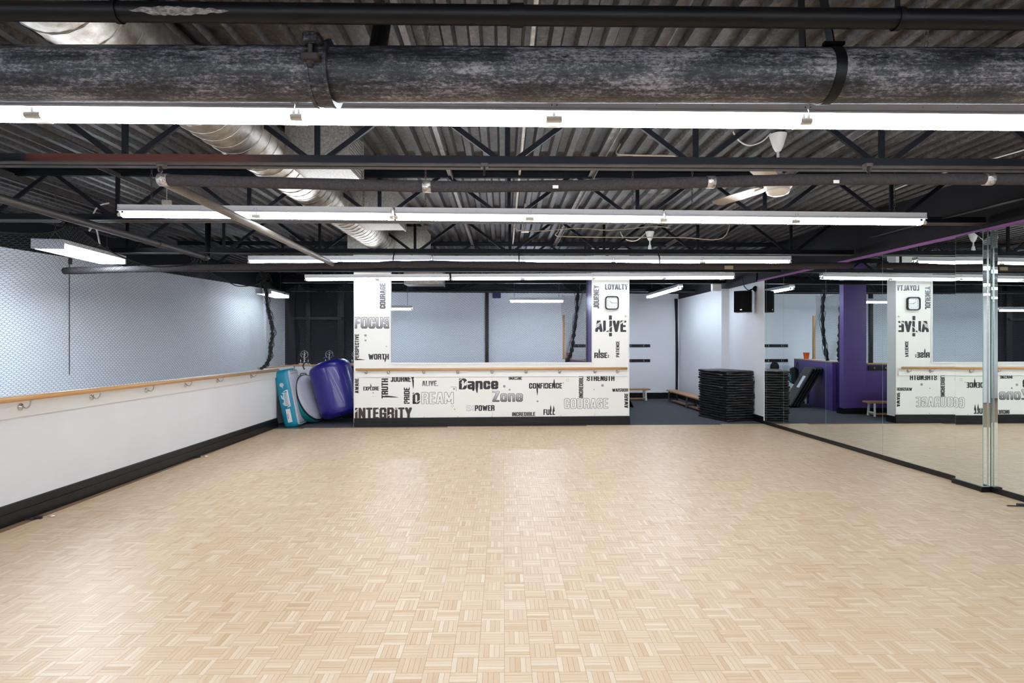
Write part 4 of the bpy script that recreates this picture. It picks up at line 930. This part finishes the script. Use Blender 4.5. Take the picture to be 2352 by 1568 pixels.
def S_back(U, V):
    x = -4.2 + U * 5.86; y = 11.42 + (x + 4.2) * .092
    zt = topz(x, bh, .16); z = 1.05 + V * (zt - 1.05)
    pull = np.zeros_like(x)
    for hx, hz in bh:
        dd = x - hx; wgt = np.exp(-(dd / .45) ** 2) * np.clip((V - .5) / .5, 0, 1) ** 1.5; pull -= dd * wgt * .7
    y = y + .05 * np.sin(x * 2.3 + V * 2) * V + .03 * np.sin(x * 6 + V * 6); z = z + .04 * np.sin(x * 2.6) * np.sin(V * PI)
    return np.stack([x + pull + .03 * np.sin(z * 5), y, z], -1)
net('hanging_net', S_back, 236, 74, .0016, 'black mesh netting seen through the cream wall opening')
def S_corner(U, V):
    x = -4.19 - .06 * U; y = 9.86 + U * 1.55; zt = 2.6 - .2 * np.sin(U * PI); z = 1.06 + V * (zt - 1.06)
    return np.stack([x + .05 * np.sin(U * 9 + V * 4) * V, y, z], -1)
net('hanging_net', S_corner, 60, 70, .002, 'short black netting between the bunched rope and the trophies')
def S_side(U, V):
    x = 1.64 - .37 * U; y = 12.6 + 1.8 * U; zt = 2.66 - .1 * np.sin(U * PI); z = 1.07 + V * (zt - 1.07)
    return np.stack([x + .05 * np.sin(U * 7 + V * 5), y, z], -1)
net('hanging_net', S_side, 64, 66, .0022, 'black netting between the two wooden posts')
def bunch(pts, r, label, seedv=0, strands=7):
    t = link('net_bunch', None); tag(t, label, 'netting', 'gathered ends of the netting'); random.seed(seedv); pts = [Vector(p) for p in pts]; t.location = pts[-1]
    mb = MB(); sp = smooth_pts(pts, 8)
    rr = [r * (1 + .35 * math.sin(i * 1.9) + random.uniform(-.2, .2)) for i in range(len(sp))]; mb.tube(sp, rr, 8)
    for k in range(strands):
        off = Vector((random.uniform(-1, 1), random.uniform(-.6, .6), 0)) * r * 1.6
        mb.tube([p + off * (1 + .5 * math.sin(i * .7 + k)) + Vector((random.uniform(-1, 1) * r * .5, 0, 0)) for i, p in enumerate(sp)], r * .16, 4)
    part('gathered_net', mb, M['rope'], t, 'all', off=pts[-1]); return t
bunch([P(600, 622, 9.75), P(604, 645, 9.78), P(612, 672, 9.8), P(614, 700, 9.8), P(622, 735, 9.82), P(626, 765, 9.82), P(622, 790, 9.82), P(620, 815, 9.8), P(612, 836, 9.8), P(598, 848, 9.78)], .024, 'thick black bunch of netting hanging at the end of the left barre', 3)
bunch([P(1331, 640, 12.8), P(1328, 668, 13), P(1324, 720, 13.1), P(1318, 770, 13.2), P(1312, 810, 13.3), P(1302, 831, 13.4)], .036, 'black bunched netting slanting by the orange cup', 5, 3)
bunch([Vector((2.24, 12.45, 2.65)), Vector((2.2, 12.6, 2.2)), Vector((2.16, 12.62, 1.6)), Vector((2.08, 12.6, 1.08))], .035, 'black bunched netting beside the purple column', 6, 2)
# knots
for k, (pp, s) in enumerate([((-4.18, 5.5, 2.665), .07), ((-4.18, 7.78, 2.64), .09), ((-4.18, 9.79, 2.61), .11)]):
    mb = MB(); random.seed(k)
    for q in range(16):
        pts = [Vector(pp) + Vector((random.uniform(-1, 1), random.uniform(-1, 1), random.uniform(-1.6, .5))) * s for _ in range(5)]; mb.tube(smooth_pts(pts, 3), .004, 4)
    mb.tube([Vector(pp), Vector(pp) + Vector((0, 0, .06))], .01, 6)
    tag(mb.build('net_knot', M['rope'], None, 'all'), ['net knot at the peak above the large left light', 'net knot tied under the third joist', 'net knot tied above the thick bunch of netting'][k], 'knot', 'knots tying up the netting')
b_ = MB(); b_.tube([(x, 11.42 + (x + 4.2) * .092, float(topz(np.array([x]), bh, .16)[0]) + .005) for x in np.linspace(-4.2, 1.66, 90)], .008, 5)
tag(b_.build('net_edge_rope', M['rope'], None, 'all'), 'black edge rope scalloped along the back netting', 'rope')
b_ = MB(); b_.tube([Vector(S_left(np.array([u_]), np.array([1.0]))[0]) for u_ in np.linspace(.0, 1, 120)], .008, 5)
tag(b_.build('net_edge_rope', M['rope'], None, 'all'), 'black edge rope scalloped along the left netting', 'rope')
# posts and orange cup
for (x, y, z0, z1, lb) in ((1.63, 12.62, ZC + .015, 2.62, 'wooden net post beside the right cream column'), (1.28, 14.4, ZC + .015, 2.15, 'wooden net post standing in the orange cup')):
    b_ = MB(); b_.b2((x - .025, y - .025, z0), (x + .025, y + .025, z1)); b_.b2((x - .03, y - .03, z0), (x + .03, y + .03, z0 + .03)); tag(b_.build('net_post', M['wood']), lb, 'post', 'wooden net posts')
t = thing('orange_cup', 'orange plastic cup on the purple half wall', 'cup', (1.43, 14.48, ZC + .016)); b_ = MB(); b_.lathe([(.055, 0), (.075, .15), (.08, .155), (.075, .16), (.068, .15), (.05, .01)], n=20); part('cup_body', b_, M['orange'], t, 40)

# ================================================================ BARRES
tl = thing('ballet_barre', 'long oak ballet barre along the left netted wall', 'ballet barre', (0, 0, 0))
a = Vector((-4.03, 2.2, 1.045)); b2_ = Vector((-4.03, 10.02, 1.008))
p_ = MB(); p_.tube([a, b2_], .024, 18); part('rail', p_, M['wood'], tl, 'all')
def bracket(mb, base, n, up=.085, r=.006):
    """base on wall, n pointing into the room, holds the rail from below"""
    base = Vector(base); n = Vector(n); mb.lathe([(.030, 0), (.029, .006), (.018, .012), (.012, .02)], base, n, 16)
    mb.tube(smooth_pts([base + n * .015, base + n * .05 + Vector((0, 0, -.012)), base + n * .08 + Vector((0, 0, .015)), base + n * .082 + Vector((0, 0, up - .03))], 4), r, 8)
    mb.box(base + n * .082 + Vector((0, 0, up - .028)), (.03, .03, .004))
for u in (48.5, 211.5, 337, 426, 500, 577, -300):
    y = 4.095 / ((CU - u) / F); p_ = MB(); bracket(p_, (XL + .02, y, .955), (1, 0, 0), up=.085); part('bracket', p_, M['chrome'], tl, 40)
tr = thing('ballet_barre', 'oak ballet barre across the cream lettered wall', 'ballet barre', FW0, FWA)
s0 = fw(817, 848, .08)[0]; s1 = fw(1441, 845, .08)[0]
p_ = MB(); p_.tube([(s0, -.075, 1.013), (s1, -.075, 1.02)], .0215, 18); part('rail', p_, M['wood'], tr, 'all')
for u in (840, 891.2, 972.9, 1051.4, 1130.2, 1208.4, 1285.6, 1367, 1419):
    s = fw(u, 855, .04)[0]; p_ = MB(); bracket(p_, (s, -.001, .955), (0, -1, 0), up=.062); part('bracket', p_, M['chrome'], tr, 40)

# ================================================================ CLOCK, knob
s, z = fw(1405.3, 695.2); cw = 31.0 / 128.5
tc_ = thing('wall_clock', 'square white clock with rounded black frame on the right column', 'clock', FW0 + FWE * s + Vector((0, 0, z)) + FWN * -.02, FWA)
def rrect(hw, r, n=6):
    out = []
    for cx, cy, a0 in ((hw - r, hw - r, 0), (-hw + r, hw - r, 90), (-hw + r, -hw + r, 180), (hw - r, -hw + r, 270)):
        for k in range(n + 1): a = math.radians(a0 + 90 * k / n); out.append((cx + r * math.cos(a), cy + r * math.sin(a)))
    return out
def ringmesh(o_, i_, y0, y1, yi):
    mb = MB(); n = len(o_); vs = [(x, y1, z) for x, z in o_] + [(x, y0, z) for x, z in o_] + [(x, y0, z) for x, z in i_] + [(x, yi, z) for x, z in i_]
    fs = []
    for k in range(3):
        for i in range(n): j = (i + 1) % n; fs.append((k * n + i, k * n + j, k * n + n + j, k * n + n + i))
    mb.add(vs, fs); return mb
h_ = cw / 2
part('frame', ringmesh(rrect(h_, h_ * .42), rrect(h_ - .016, h_ * .36), -.045, .0, -.02), M['blackbase'], tc_, 40)
p_ = MB(); q = rrect(h_ - .014, h_ * .36); p_.add([(x, -.022, z_) for x, z_ in q], [tuple(range(len(q)))]); part('dial', p_, M['paper'], tc_)
p_ = MB()
for k in range(1, 13):
    a = math.radians(90 - 30 * k); rr_ = .082 if k % 3 == 0 else .088; cx, cz = rr_ * math.cos(a), rr_ * math.sin(a); tx = str(k); wd = .014 if k < 10 else .024
    q = word_mb(tx, wd if tx != '1' else .006, .019, ax=.07, ay=.05); p_.add([(x + cx - wd / 2, -.0228, z_ + cz - .0095) for x, _, z_ in q.v], q.f)
part('numerals', p_, M['inkgrey'], tc_)['kind'] = 'stuff'
for nm, a, L, wv in (('hour_hand', 147, .055, .006), ('minute_hand', 0, .082, .004)):
    p_ = MB(); d = Vector((math.cos(math.radians(a)), 0, math.sin(math.radians(a)))); p_.bar(Vector((0, -.0255, 0)) - d * .012, Vector((0, -.0255, 0)) + d * L, .002, wv, up=(-d.z, 0, d.x)); part(nm, p_, M['ink'], tc_)
s, z = fw(1437.5, 724.5); t = thing('door_stop_knob', 'small round white knob on the column edge', 'knob', FW0 + FWE * s + Vector((0, 0, z)) + FWN * -.02, FWA); p_ = MB(); p_.lathe([(.022, 0), (.022, .012), (.014, .022)], axis=(0, -1, 0), n=16); part('knob', p_, M['trimwhite'], t, 40)

# ================================================================ INFLATABLES
def soft_box(mb, sx, sy, sz, r, n=5):
    """rounded box centred at origin"""
    def rr(hw, hh, r_):
        out = []
        for cx, cy, a0 in ((hw - r_, hh - r_, 0), (-hw + r_, hh - r_, 90), (-hw + r_, -hh + r_, 180), (hw - r_, -hh + r_, 270)):
            for k in range(n + 1): a = math.radians(a0 + 90 * k / n); out.append((cx + r_ * math.cos(a), cy + r_ * math.sin(a)))
        return out
    lv = [(-sx / 2, .75), (-sx / 2 + .25 * r, .3), (-sx / 2 + r, .0), (sx / 2 - r, 0), (sx / 2 - .25 * r, .3), (sx / 2, .75)]
    vs = []; N = 4 * (n + 1)
    for x, k in lv: vs += [(x, a, b) for a, b in rr(sy / 2 - k * r, sz / 2 - k * r, r * 1.3)]
    fs = [(i * N + k, i * N + (k + 1) % N, i * N + N + (k + 1) % N, i * N + N + k) for i in range(5) for k in range(N)]
    fs += [tuple(range(N - 1, -1, -1)), tuple(range(5 * N, 6 * N))]; mb.add(vs, fs)
# teal block: thickness along x, depth y, height z, leaning to the left
bp = Vector((-3.85, 10.36, 0)); lean = math.radians(-11)
t1 = thing('air_mat_block', 'teal inflatable block with pale grey face leaning on the left wall', 'inflatable mat', bp)
t1.rotation_euler = (0, lean, math.radians(2))
ctr = Vector((.0, 0, .505))
p_ = MB(); soft_box(p_, .25, .50, 1.03, .06); p_.v = [tuple(Vector(v) + ctr) for v in p_.v]; part('teal_shell', p_, M['teal'], t1, 'all')
p_ = MB(); soft_box(p_, .035, .44, .97, .05); p_.v = [tuple(Vector(v) + ctr + Vector((.113, 0, 0))) for v in p_.v]; part('grey_face', p_, M['mattop'], t1, 'all')
yf = -.2515
p_ = MB()
def fb(mb, x0, z0, x1, z1, wv, y=yf): mb.bar((x0, y, z0), (x1, y, z1), wv, .003, up=(0, 1, 0))
# graffiti style sideways logo: underline bar, swoosh and stacked strokes
fb(p_, .055, .66, .055, .37, .022); fb(p_, .055, .66, -.01, .64, .012); fb(p_, .055, .375, .01, .365, .014)
for q, zz in enumerate(np.linspace(.62, .40, 11)): fb(p_, -.045 + .02 * math.sin(q * 1.3), zz, .034, zz - .008, .011)
fb(p_, .035, .62, .035, .40, .007); fb(p_, -.02, .625, -.03, .41, .007); fb(p_, -.06, .585, -.055, .53, .014); fb(p_, -.055, .53, -.02, .50, .01)
part('logo_print', p_, M['print'], t1)['kind'] = 'stuff'
p_ = MB(); p_.box((.005, yf, .215), (.075, .004, .235)); part('care_label', p_, M['print'], t1)
p_ = MB(); p_.box((-.012, yf - .003, .205), (.008, .003, .09)); part('red_print', p_, M['printred'], t1)
p_ = MB(); p_.lathe([(.036, 0), (.036, .006), (.024, .009), (.010, .006)], (-.02, -.247, .76), (0, -1, 0), 20); p_.tube([(-.02, -.255, .73), (-.005, -.258, .70)], .006, 6); part('air_valve', p_, M['mattop'], t1, 40)
p_ = MB(); p_.box((.131, .0, .93), (.004, .30, .035)); p_.box((.131, 0, .08), (.004, .30, .035)); part('face_print', p_, mat('faint_print', (.42, .38, .45), .5), t1)
p_ = MB(); p_.tube(smooth_pts([(-.128, -.1, .97), (-.145, -.1, .94), (-.145, -.1, .88), (-.128, -.1, .85)], 4), .008, 6); part('strap_handle', p_, M['wireb'], t1)
# disc
t2 = thing('air_spot_disc', 'round pale grey and sea green inflatable disc between block and blue roll', 'inflatable mat', (-3.77, 10.72, 0))
nrm = Vector((.86, -.18, .36)).normalized(); c = Vector((.08, 0, .475))
p_ = MB(); p_.lathe([(.40, -.16), (.445, -.14), (.465, -.10), (.468, -.06), (.455, -.02), (.44, 0)], c, nrm, 48); part('green_shell', p_, M['teal2'], t2, 50)
p_ = MB(); p_.lathe([(.452, -.012), (.452, .004), (.435, .006)], c, nrm, 48); part('black_edging', p_, M['wireb'], t2)
p_ = MB(); p_.lathe([(.432, .004), (.425, .016), (.30, .024), (.0, .026)], c, nrm, 48); part('grey_face', p_, M['mattop'], t2, 'all')
p_ = MB(); tp_ = c + Vector((-.16, .0, .405)); p_.tube(smooth_pts([tp_ + Vector((-.05, 0, 0)), tp_ + Vector((-.045, 0, .03)), tp_ + Vector((.045, 0, .03)), tp_ + Vector((.05, 0, 0))], 4), .008, 6); part('strap_handle', p_, M['wireb'], t2)
# blue roll
bx = Vector((-3.22, 10.74, 0)); t3 = thing('air_barrel', 'big royal blue inflatable barrel leaning beside the lettered wall', 'inflatable mat', bx)
def barrel():
    mb = MB(); n = 72; prof = [(.06, 0.0), (.22, .004), (.30, .025), (.355, .075), (.378, .14), (.382, .24), (.385, .55), (.382, .86), (.378, .96), (.355, 1.03), (.30, 1.085), (.22, 1.11), (.06, 1.115)]
    pr = []
    for (r0, z0), (r1, z1) in zip(prof[:-1], prof[1:]):
        for k in range(3): pr.append((r0 + (r1 - r0) * k / 3, z0 + (z1 - z0) * k / 3))
    pr.append(prof[-1]); vs = []; fs = []
    for r, z in pr:
        wr = math.exp(-((z - .12) / .05) ** 2) + math.exp(-((z - .99) / .05) ** 2)
        for k in range(n): a = 2 * PI * k / n; q = r * (1 + .012 * wr * (1 if k % 2 else -1)); vs.append((q * math.cos(a), q * math.sin(a), z))
    for i in range(len(pr) - 1):
        for k in range(n): j = (k + 1) % n; fs.append((i * n + k, i * n + j, i * n + n + j, i * n + n + k))
    fs += [tuple(range(n - 1, -1, -1)), tuple(range(len(vs) - n, len(vs)))]; mb.add(vs, fs); return mb
R3 = Matrix.Rotation(math.radians(-17), 3, 'Y') @ Matrix.Rotation(math.radians(-5), 3, 'X'); off3 = Vector((.10, 0, .115))
mb = barrel(); mb.v = [tuple(R3 @ Vector((v[0], v[1], v[2] * .95)) + off3) for v in mb.v]; part('barrel_shell', mb, M['blue'], t3, 'all')
mb = MB(); hp = [(-.30, -.17, 1.10), (-.33, -.18, 1.15), (-.40, -.19, 1.10), (-.395, -.18, 1.02)]; mb.tube(smooth_pts([R3 @ Vector(v) + off3 for v in hp], 4), .013, 8); part('strap_handle', mb, M['wireb'], t3)
mb = MB(); 
for q in ((.05, -.25, 1.10), (.18, -.22, 1.09)): mb.lathe([(.03, 0), (.03, .012), (.015, .018)], R3 @ Vector(q) + off3, R3 @ Vector((0, -.2, 1)), 14)
part('air_valve', mb, M['blue'], t3, 40)

# ================================================================ TROPHIES
def trophy(c, label):
    t = thing('trophy', label, 'trophy', c, 0, 'silver ring trophies on the half wall')
    b_ = MB(); b_.b2((-.11, -.03, 0), (.11, .03, .008)); b_.b2((-.10, -.025, .008), (.10, .025, .022)); part('base', b_, M['silver'], t)
    b_ = MB(); b_.lathe([(.022, .02), (.012, .04), (.016, .06), (.010, .08), (.018, .10), (.010, .115)], n=14); part('stem', b_, M['silver'], t, 40)
    b_ = MB(); b_.torus((0, 0, .195), .072, .004, (0, 1, 0), 32, 6); part('ring', b_, M['silver'], t, 'all')
    b_ = MB(); b_.tube(smooth_pts([(0, 0, .115), (-.004, 0, .15), (.004, 0, .185), (0, 0, .215)], 4), [.006, .009, .010, .012, .013, .013, .012, .013, .014, .015, .013, .010, .006], 8)
    b_.lathe([(.0, 0), (.012, .006), (.013, .014), (.008, .024), (0, .027)], (0, 0, .222), n=10)
    b_.tube([(.01, 0, .205), (.04, 0, .225), (.062, 0, .235)], .004, 5); b_.tube([(-.01, 0, .205), (-.035, 0, .19), (-.05, 0, .215)], .004, 5); part('dancer_figure', b_, M['silver'], t, 'all')
    for sx in (-.075, .075):
        b_ = MB(); b_.lathe([(.012, .02), (.004, .03), (.004, .045), (.014, .065), (.002, .10)], (sx, 0, 0), n=10); part('finial', b_, M['silver'], t, 40)
for u, lb in ((700, 'silver ring trophy above the teal block'), (757, 'silver ring trophy behind the blue barrel'), (818, 'silver ring trophy half hidden by the left cream column')):
    y = 11.47 if u < 730 else 11.52; trophy(((u - CU) / F * y, y - .02, ZC + .006), lb)

# ================================================================ MAT STACK
ordn = ['topmost', 'second', 'third', 'fourth', 'fifth', 'sixth', 'seventh', 'eighth', 'ninth', 'tenth', 'eleventh', 'twelfth', 'thirteenth', 'fourteenth', 'fifteenth', 'sixteenth', 'seventeenth', 'eighteenth', 'nineteenth', 'lowest']
random.seed(11); NM = 20; zt = 0.003; S0 = Vector((3.99, 10.80, 0)); ex = Vector((.70, .20, 0)); ex_n = ex.normalized(); ey_n = Vector((-ex_n.y, ex_n.x, 0)); LX, LY = .60, .90
def mat_mesh(hh, seed):
    random.seed(seed); mb = MB(); nx = 14; V = []
    # outline with wobble, puffed edge
    out = []; n = 14
    per = [(x / n * LX, 0) for x in range(n)] + [(LX, y / n * LY) for y in range(n)] + [(LX - x / n * LX, LY) for x in range(n)] + [(0, LY - y / n * LY) for y in range(n)]
    N = len(per); ph = random.uniform(0, 6)
    for lay, (ins, zz) in enumerate([(.016, 0.001), (.003, .22 * hh), (0, .5 * hh), (.004, .8 * hh), (.022, hh)]):
        for i, (x, y) in enumerate(per):
            cx, cy = x - LX / 2, y - LY / 2; fx = (LX / 2 - ins) / (LX / 2); fy = (LY / 2 - ins) / (LY / 2)
            wz = .006 * math.sin(i * .55 + ph) + .003 * math.sin(i * 1.7 + ph * 2)
            V.append((cx * fx, cy * fy, zz + wz * (0 < lay < 4)))
    fs = [(l * N + i, l * N + (i + 1) % N, l * N + N + (i + 1) % N, l * N + N + i) for l in range(4) for i in range(N)]
    fs += [tuple(range(N - 1, -1, -1)), tuple(range(4 * N, 5 * N))]; mb.add(V, fs); return mb
for k in range(NM):
    hh = .0475 if k < NM - 1 else .046; idx = NM - 1 - k
    c = S0 + ex_n * (LX / 2 + random.uniform(-.012, .012) + .0 * k) + ey_n * (LY / 2 + random.uniform(-.012, .012)); c.z = zt
    t = thing('gym_mat', 'black vinyl gym mat, %s%s of the stack beside the mirrors' % (ordn[idx], '' if idx in (0, NM - 1) else ' from the top'), 'gym mat', c, math.atan2(ex_n.y, ex_n.x) + random.uniform(-.012, .012), 'stacked black gym mats')
    part('vinyl_cover', mat_mesh(hh - .002, k), M['matblack'], t, 50)
    if k in (2, 6, 9, 12, 14, 18):
        b_ = MB(); zz = hh * .45; x0 = random.uniform(-.25, -.05); x1 = random.uniform(.1, .29); b_.add([(x0, -LY / 2 - .004, zz), (x1, -LY / 2 - .006, zz - .004), (x1 - .03, -LY / 2 - .008, zz + .010), ((x0 + x1) / 2, -LY / 2 - .012, zz + .016), (x0 + .03, -LY / 2 - .008, zz + .010)], [(0, 1, 2, 3, 4)]); part('torn_foam_edge', b_, M['matfoam'], t)
    if k in (13, 18):
        b_ = MB(); zz = hh * .5; b_.add([(-LX / 2 - .03, -LY / 2 + .10, zz - .02), (-LX / 2 - .015, -LY / 2 + .25, zz), (-LX / 2 - .055, LY / 2 - .05, zz + .01), (-LX / 2 + .01, LY / 2 - .05, zz + .012), (-LX / 2 + .01, -LY / 2 + .1, zz + .004)], [(0, 1, 2, 3, 4)]); part('torn_foam_edge', b_, M['matfoam'], t)
    zt += hh
# leaning folding mats seen in the mirror
for k in range(4):
    t = thing('leaning_mat', 'thin black folding mat leaning by the purple half wall, %s of four' % ['front', 'second', 'third', 'rear'][k], 'gym mat', (2.62 - .075 * k, 13.25 + .01 * k, 0.003), .25, 'leaning black folding mats')
    b_ = MB(); b_.box((0, 0, 0), (.05, .60, 1.0), bev=.02); R_ = Matrix.Rotation(math.radians(-29), 3, 'Y'); b_.v = [tuple(R_ @ (Vector(v) + Vector((0, 0, .5))) + Vector((.02, 0, .027))) for v in b_.v]; part('vinyl_cover', b_, M['matblack'], t)
    if k == 0: b_ = MB(); b_.box((0, 0, 0), (.004, .18, .30)); b_.v = [tuple(R_ @ (Vector(v) + Vector((.028, -.1, .62))) + Vector((.02, 0, .027))) for v in b_.v]; part('white_label', b_, M['print'], t)

# ================================================================ BENCHES
def bench(c, rz, L, label, white=True, W_=.26, hgt=.30):
    t = thing('gym_bench', label, 'bench', c, rz, 'low wooden gym benches')
    b_ = MB(); b_.box((0, 0, hgt - .018), (L, W_, .035), bev=.008); part('seat', b_, M['bench'], t)
    lm = M['trimwhite'] if white else M['dusty']; n = 2 if L < 2 else 3
    for k in range(n):
        x = -L / 2 + .12 + (L - .24) * k / (n - 1)
        for s in (-1, 1): b_ = MB(); b_.bar((x, s * (W_ / 2 - .04), hgt - .035), (x + .01, s * (W_ / 2 - .02), 0.001), .035, .035); part('leg', b_, lm, t)
        b_ = MB(); b_.bar((x, -W_ / 2 + .04, .075), (x, W_ / 2 - .04, .075), .03, .03); part('cross_rail', b_, lm, t)
    b_ = MB(); b_.bar((-L / 2 + .1, 0, .045), (L / 2 - .1, 0, .045), .09, .03); part('floor_beam', b_, M['bench'], t)
bench((2.60, 14.78, .002), .06, 1.8, 'low wooden bench with white legs against the back wall')
bench((4.02, 13.05, .002), PI / 2 + .03, 2.9, 'low wooden bench with dark legs beside the black mats', False)
bench((1.25, 11.42, .002), .09, 1.5, 'low wooden bench behind the cream wall, seen in the mirror')
bench((1.84, 14.22, .002), PI / 2 + .24, .95, 'low wooden bench beside the purple half wall, seen in the mirror')

# ================================================================ HOOK RAILS
def hook_rail(a, b, zc, nrm_, nh, label, hh=.075, sp_u=None):
    a = Vector((*a, zc)); b = Vector((*b, zc)); d = (b - a); L = d.length; rz = math.atan2(d.y, d.x)
    t = thing('hook_rail', label, 'coat rack', (a + b) / 2, rz, 'black coat hook rails'); sg = nrm_
    b_ = MB(); b_.box((0, sg * .012, 0), (L, .02, hh)); part('backboard', b_, M['blackbase'], t)
    for k in range(nh):
        x = -L / 2 + L * (k + .5) / nh; b_ = MB(); b_.lathe([(.012, 0), (.010, .004)], (x, sg * .022, .0), (0, sg, 0), 8)
        b_.tube(smooth_pts([(x, sg * .024, .015), (x, sg * .055, .028), (x, sg * .06, .035)], 3), .0045, 5); b_.tube(smooth_pts([(x, sg * .024, -.005), (x, sg * .045, -.022), (x, sg * .05, -.005)], 3), .0045, 5); part('coat_hook', b_, M['silver'], t)
hook_rail((1.55, bky(1.55)), (3.62, bky(3.62)), 1.39, -1, 6, 'upper black hook rail on the white back wall')
hook_rail((1.55, bky(1.55)), (3.62, bky(3.62)), 1.00, -1, 6, 'lower black hook rail on the white back wall')
hook_rail((-3.28, 11.39), (-1.2, 11.59), .955, -1, 7, 'black hook rail on the purple half wall near the trophies', .10)
hook_rail((-.2, 11.685), (1.68, 11.865), .955, -1, 8, 'black hook rail on the purple half wall near the purple column', .10)
hook_rail((1.51, 14.7), (1.86, 13.2), .955, 1, 11, 'crowded black hook rail on the side half wall', .09)
# bag and cap on hooks
t = thing('hanging_backpack', 'black and teal backpack hanging on the side hook rail', 'bag', (1.66, 14.45, .42), 1.8); b_ = MB(); b_.box((0, -.10, .22), (.30, .16, .42), bev=.06); part('bag_body', b_, M['matblack'], t, 40)
b_ = MB(); b_.tube(smooth_pts([(-.08, -.03, .40), (-.05, -.02, .52), (0, -.02, .56), (.05, -.02, .52), (.08, -.03, .40)], 4), .01, 6); part('strap', b_, M['wireb'], t)
b_ = MB(); b_.box((0, -.19, .16), (.18, .02, .16), bev=.01); part('pocket', b_, M['teal2'], t)
t = thing('knit_cap', 'black knit cap hanging from the lower back wall rail', 'hat', (1.95, 15.05, .78)); b_ = MB(); b_.lathe([(.10, 0), (.11, .04), (.10, .11), (.06, .17), (.01, .195)], n=20); part('cap_crown', b_, M['rope'], t, 'all')

# ================================================================ SPEAKER
ts = thing('wall_speaker', 'black loudspeaker mounted on the white wall above the mats', 'speaker', (4.385, 11.0, 2.05), -.55)
b_ = MB(); n = 10; prof = [(-.155 + .31 * k / n, -.12 - .035 * math.sin(PI * k / n)) for k in range(n + 1)] + [(.13, .12), (-.13, .12)]; q = len(prof)
b_.add([(x, y, 0) for x, y in prof] + [(x, y, .40) for x, y in prof], [tuple(range(q - 1, -1, -1)), tuple(range(q, 2 * q))] + [(i, (i + 1) % q, (i + 1) % q + q, i + q) for i in range(q)]); part('cabinet', b_, M['speaker'], ts, 30)
b_ = MB(); n = 10; b_.add([(-.145 + .29 * k / n, -.127 - .035 * math.sin(PI * k / n), z) for z in (.015, .385) for k in range(n + 1)], [(k, k + 1, k + 12, k + 11) for k in range(n)]); part('grille', b_, mat('speaker_grille', (.003, .003, .0035), .7, spec=.08), ts, 'all')
b_ = MB(); b_.box((-.02, -.165, .045), (.035, .004, .018), bev=.002); part('badge', b_, M['silver'], ts)
b_ = MB(); b_.tube([(.10, .0, .405), (.13, .0, .43), (.20, .02, .44)], .012, 8); b_.lathe([(.05, 0), (.055, .02), (.035, .045), (.02, .06)], (.215, .02, .44), (-1, -.3, 0), 16); part('bracket', b_, M['speaker'], ts, 40)
b_ = MB(); b_.tube(smooth_pts([(-.03, .0, .66), (.0, .0, .52), (.05, 0, .44), (.12, 0, .415), (.2, 0, .47)], 5), .009, 6); part('cable', b_, M['wireb'], ts, 'all')

# ================================================================ FLOOR CLIPS
for (u, v, rz, lb) in ((88, 1191, .25, 'small black floor clip at the near left baseboard'), (455, 1050.5, .15, 'small black floor clip halfway along the left baseboard'), (2345, 1162, -.1, 'small black floor clip by the near right mirror')):
    D = 1.5 * F / (v - CV); x = (u - CU) / F * D; t = thing('floor_clip', lb, 'clip', (x, D, .001), rz, 'black floor clips')
    b_ = MB(); b_.box((0, 0, .011), (.06, .04, .02), bev=.004); part('clip_body', b_, M['wireb'], t)
    b_ = MB(); b_.box((-.075, -.012, .005), (.10, .014, .006)); part('lever', b_, M['wireb'], t)
    b_ = MB(); b_.tube(smooth_pts([(.03, .0, .01), (.055, .01, .014), (.08, .015, .01), (.105, .03, .006)], 4), .004, 6); part('clip_spring', b_, M['chrome'], t)
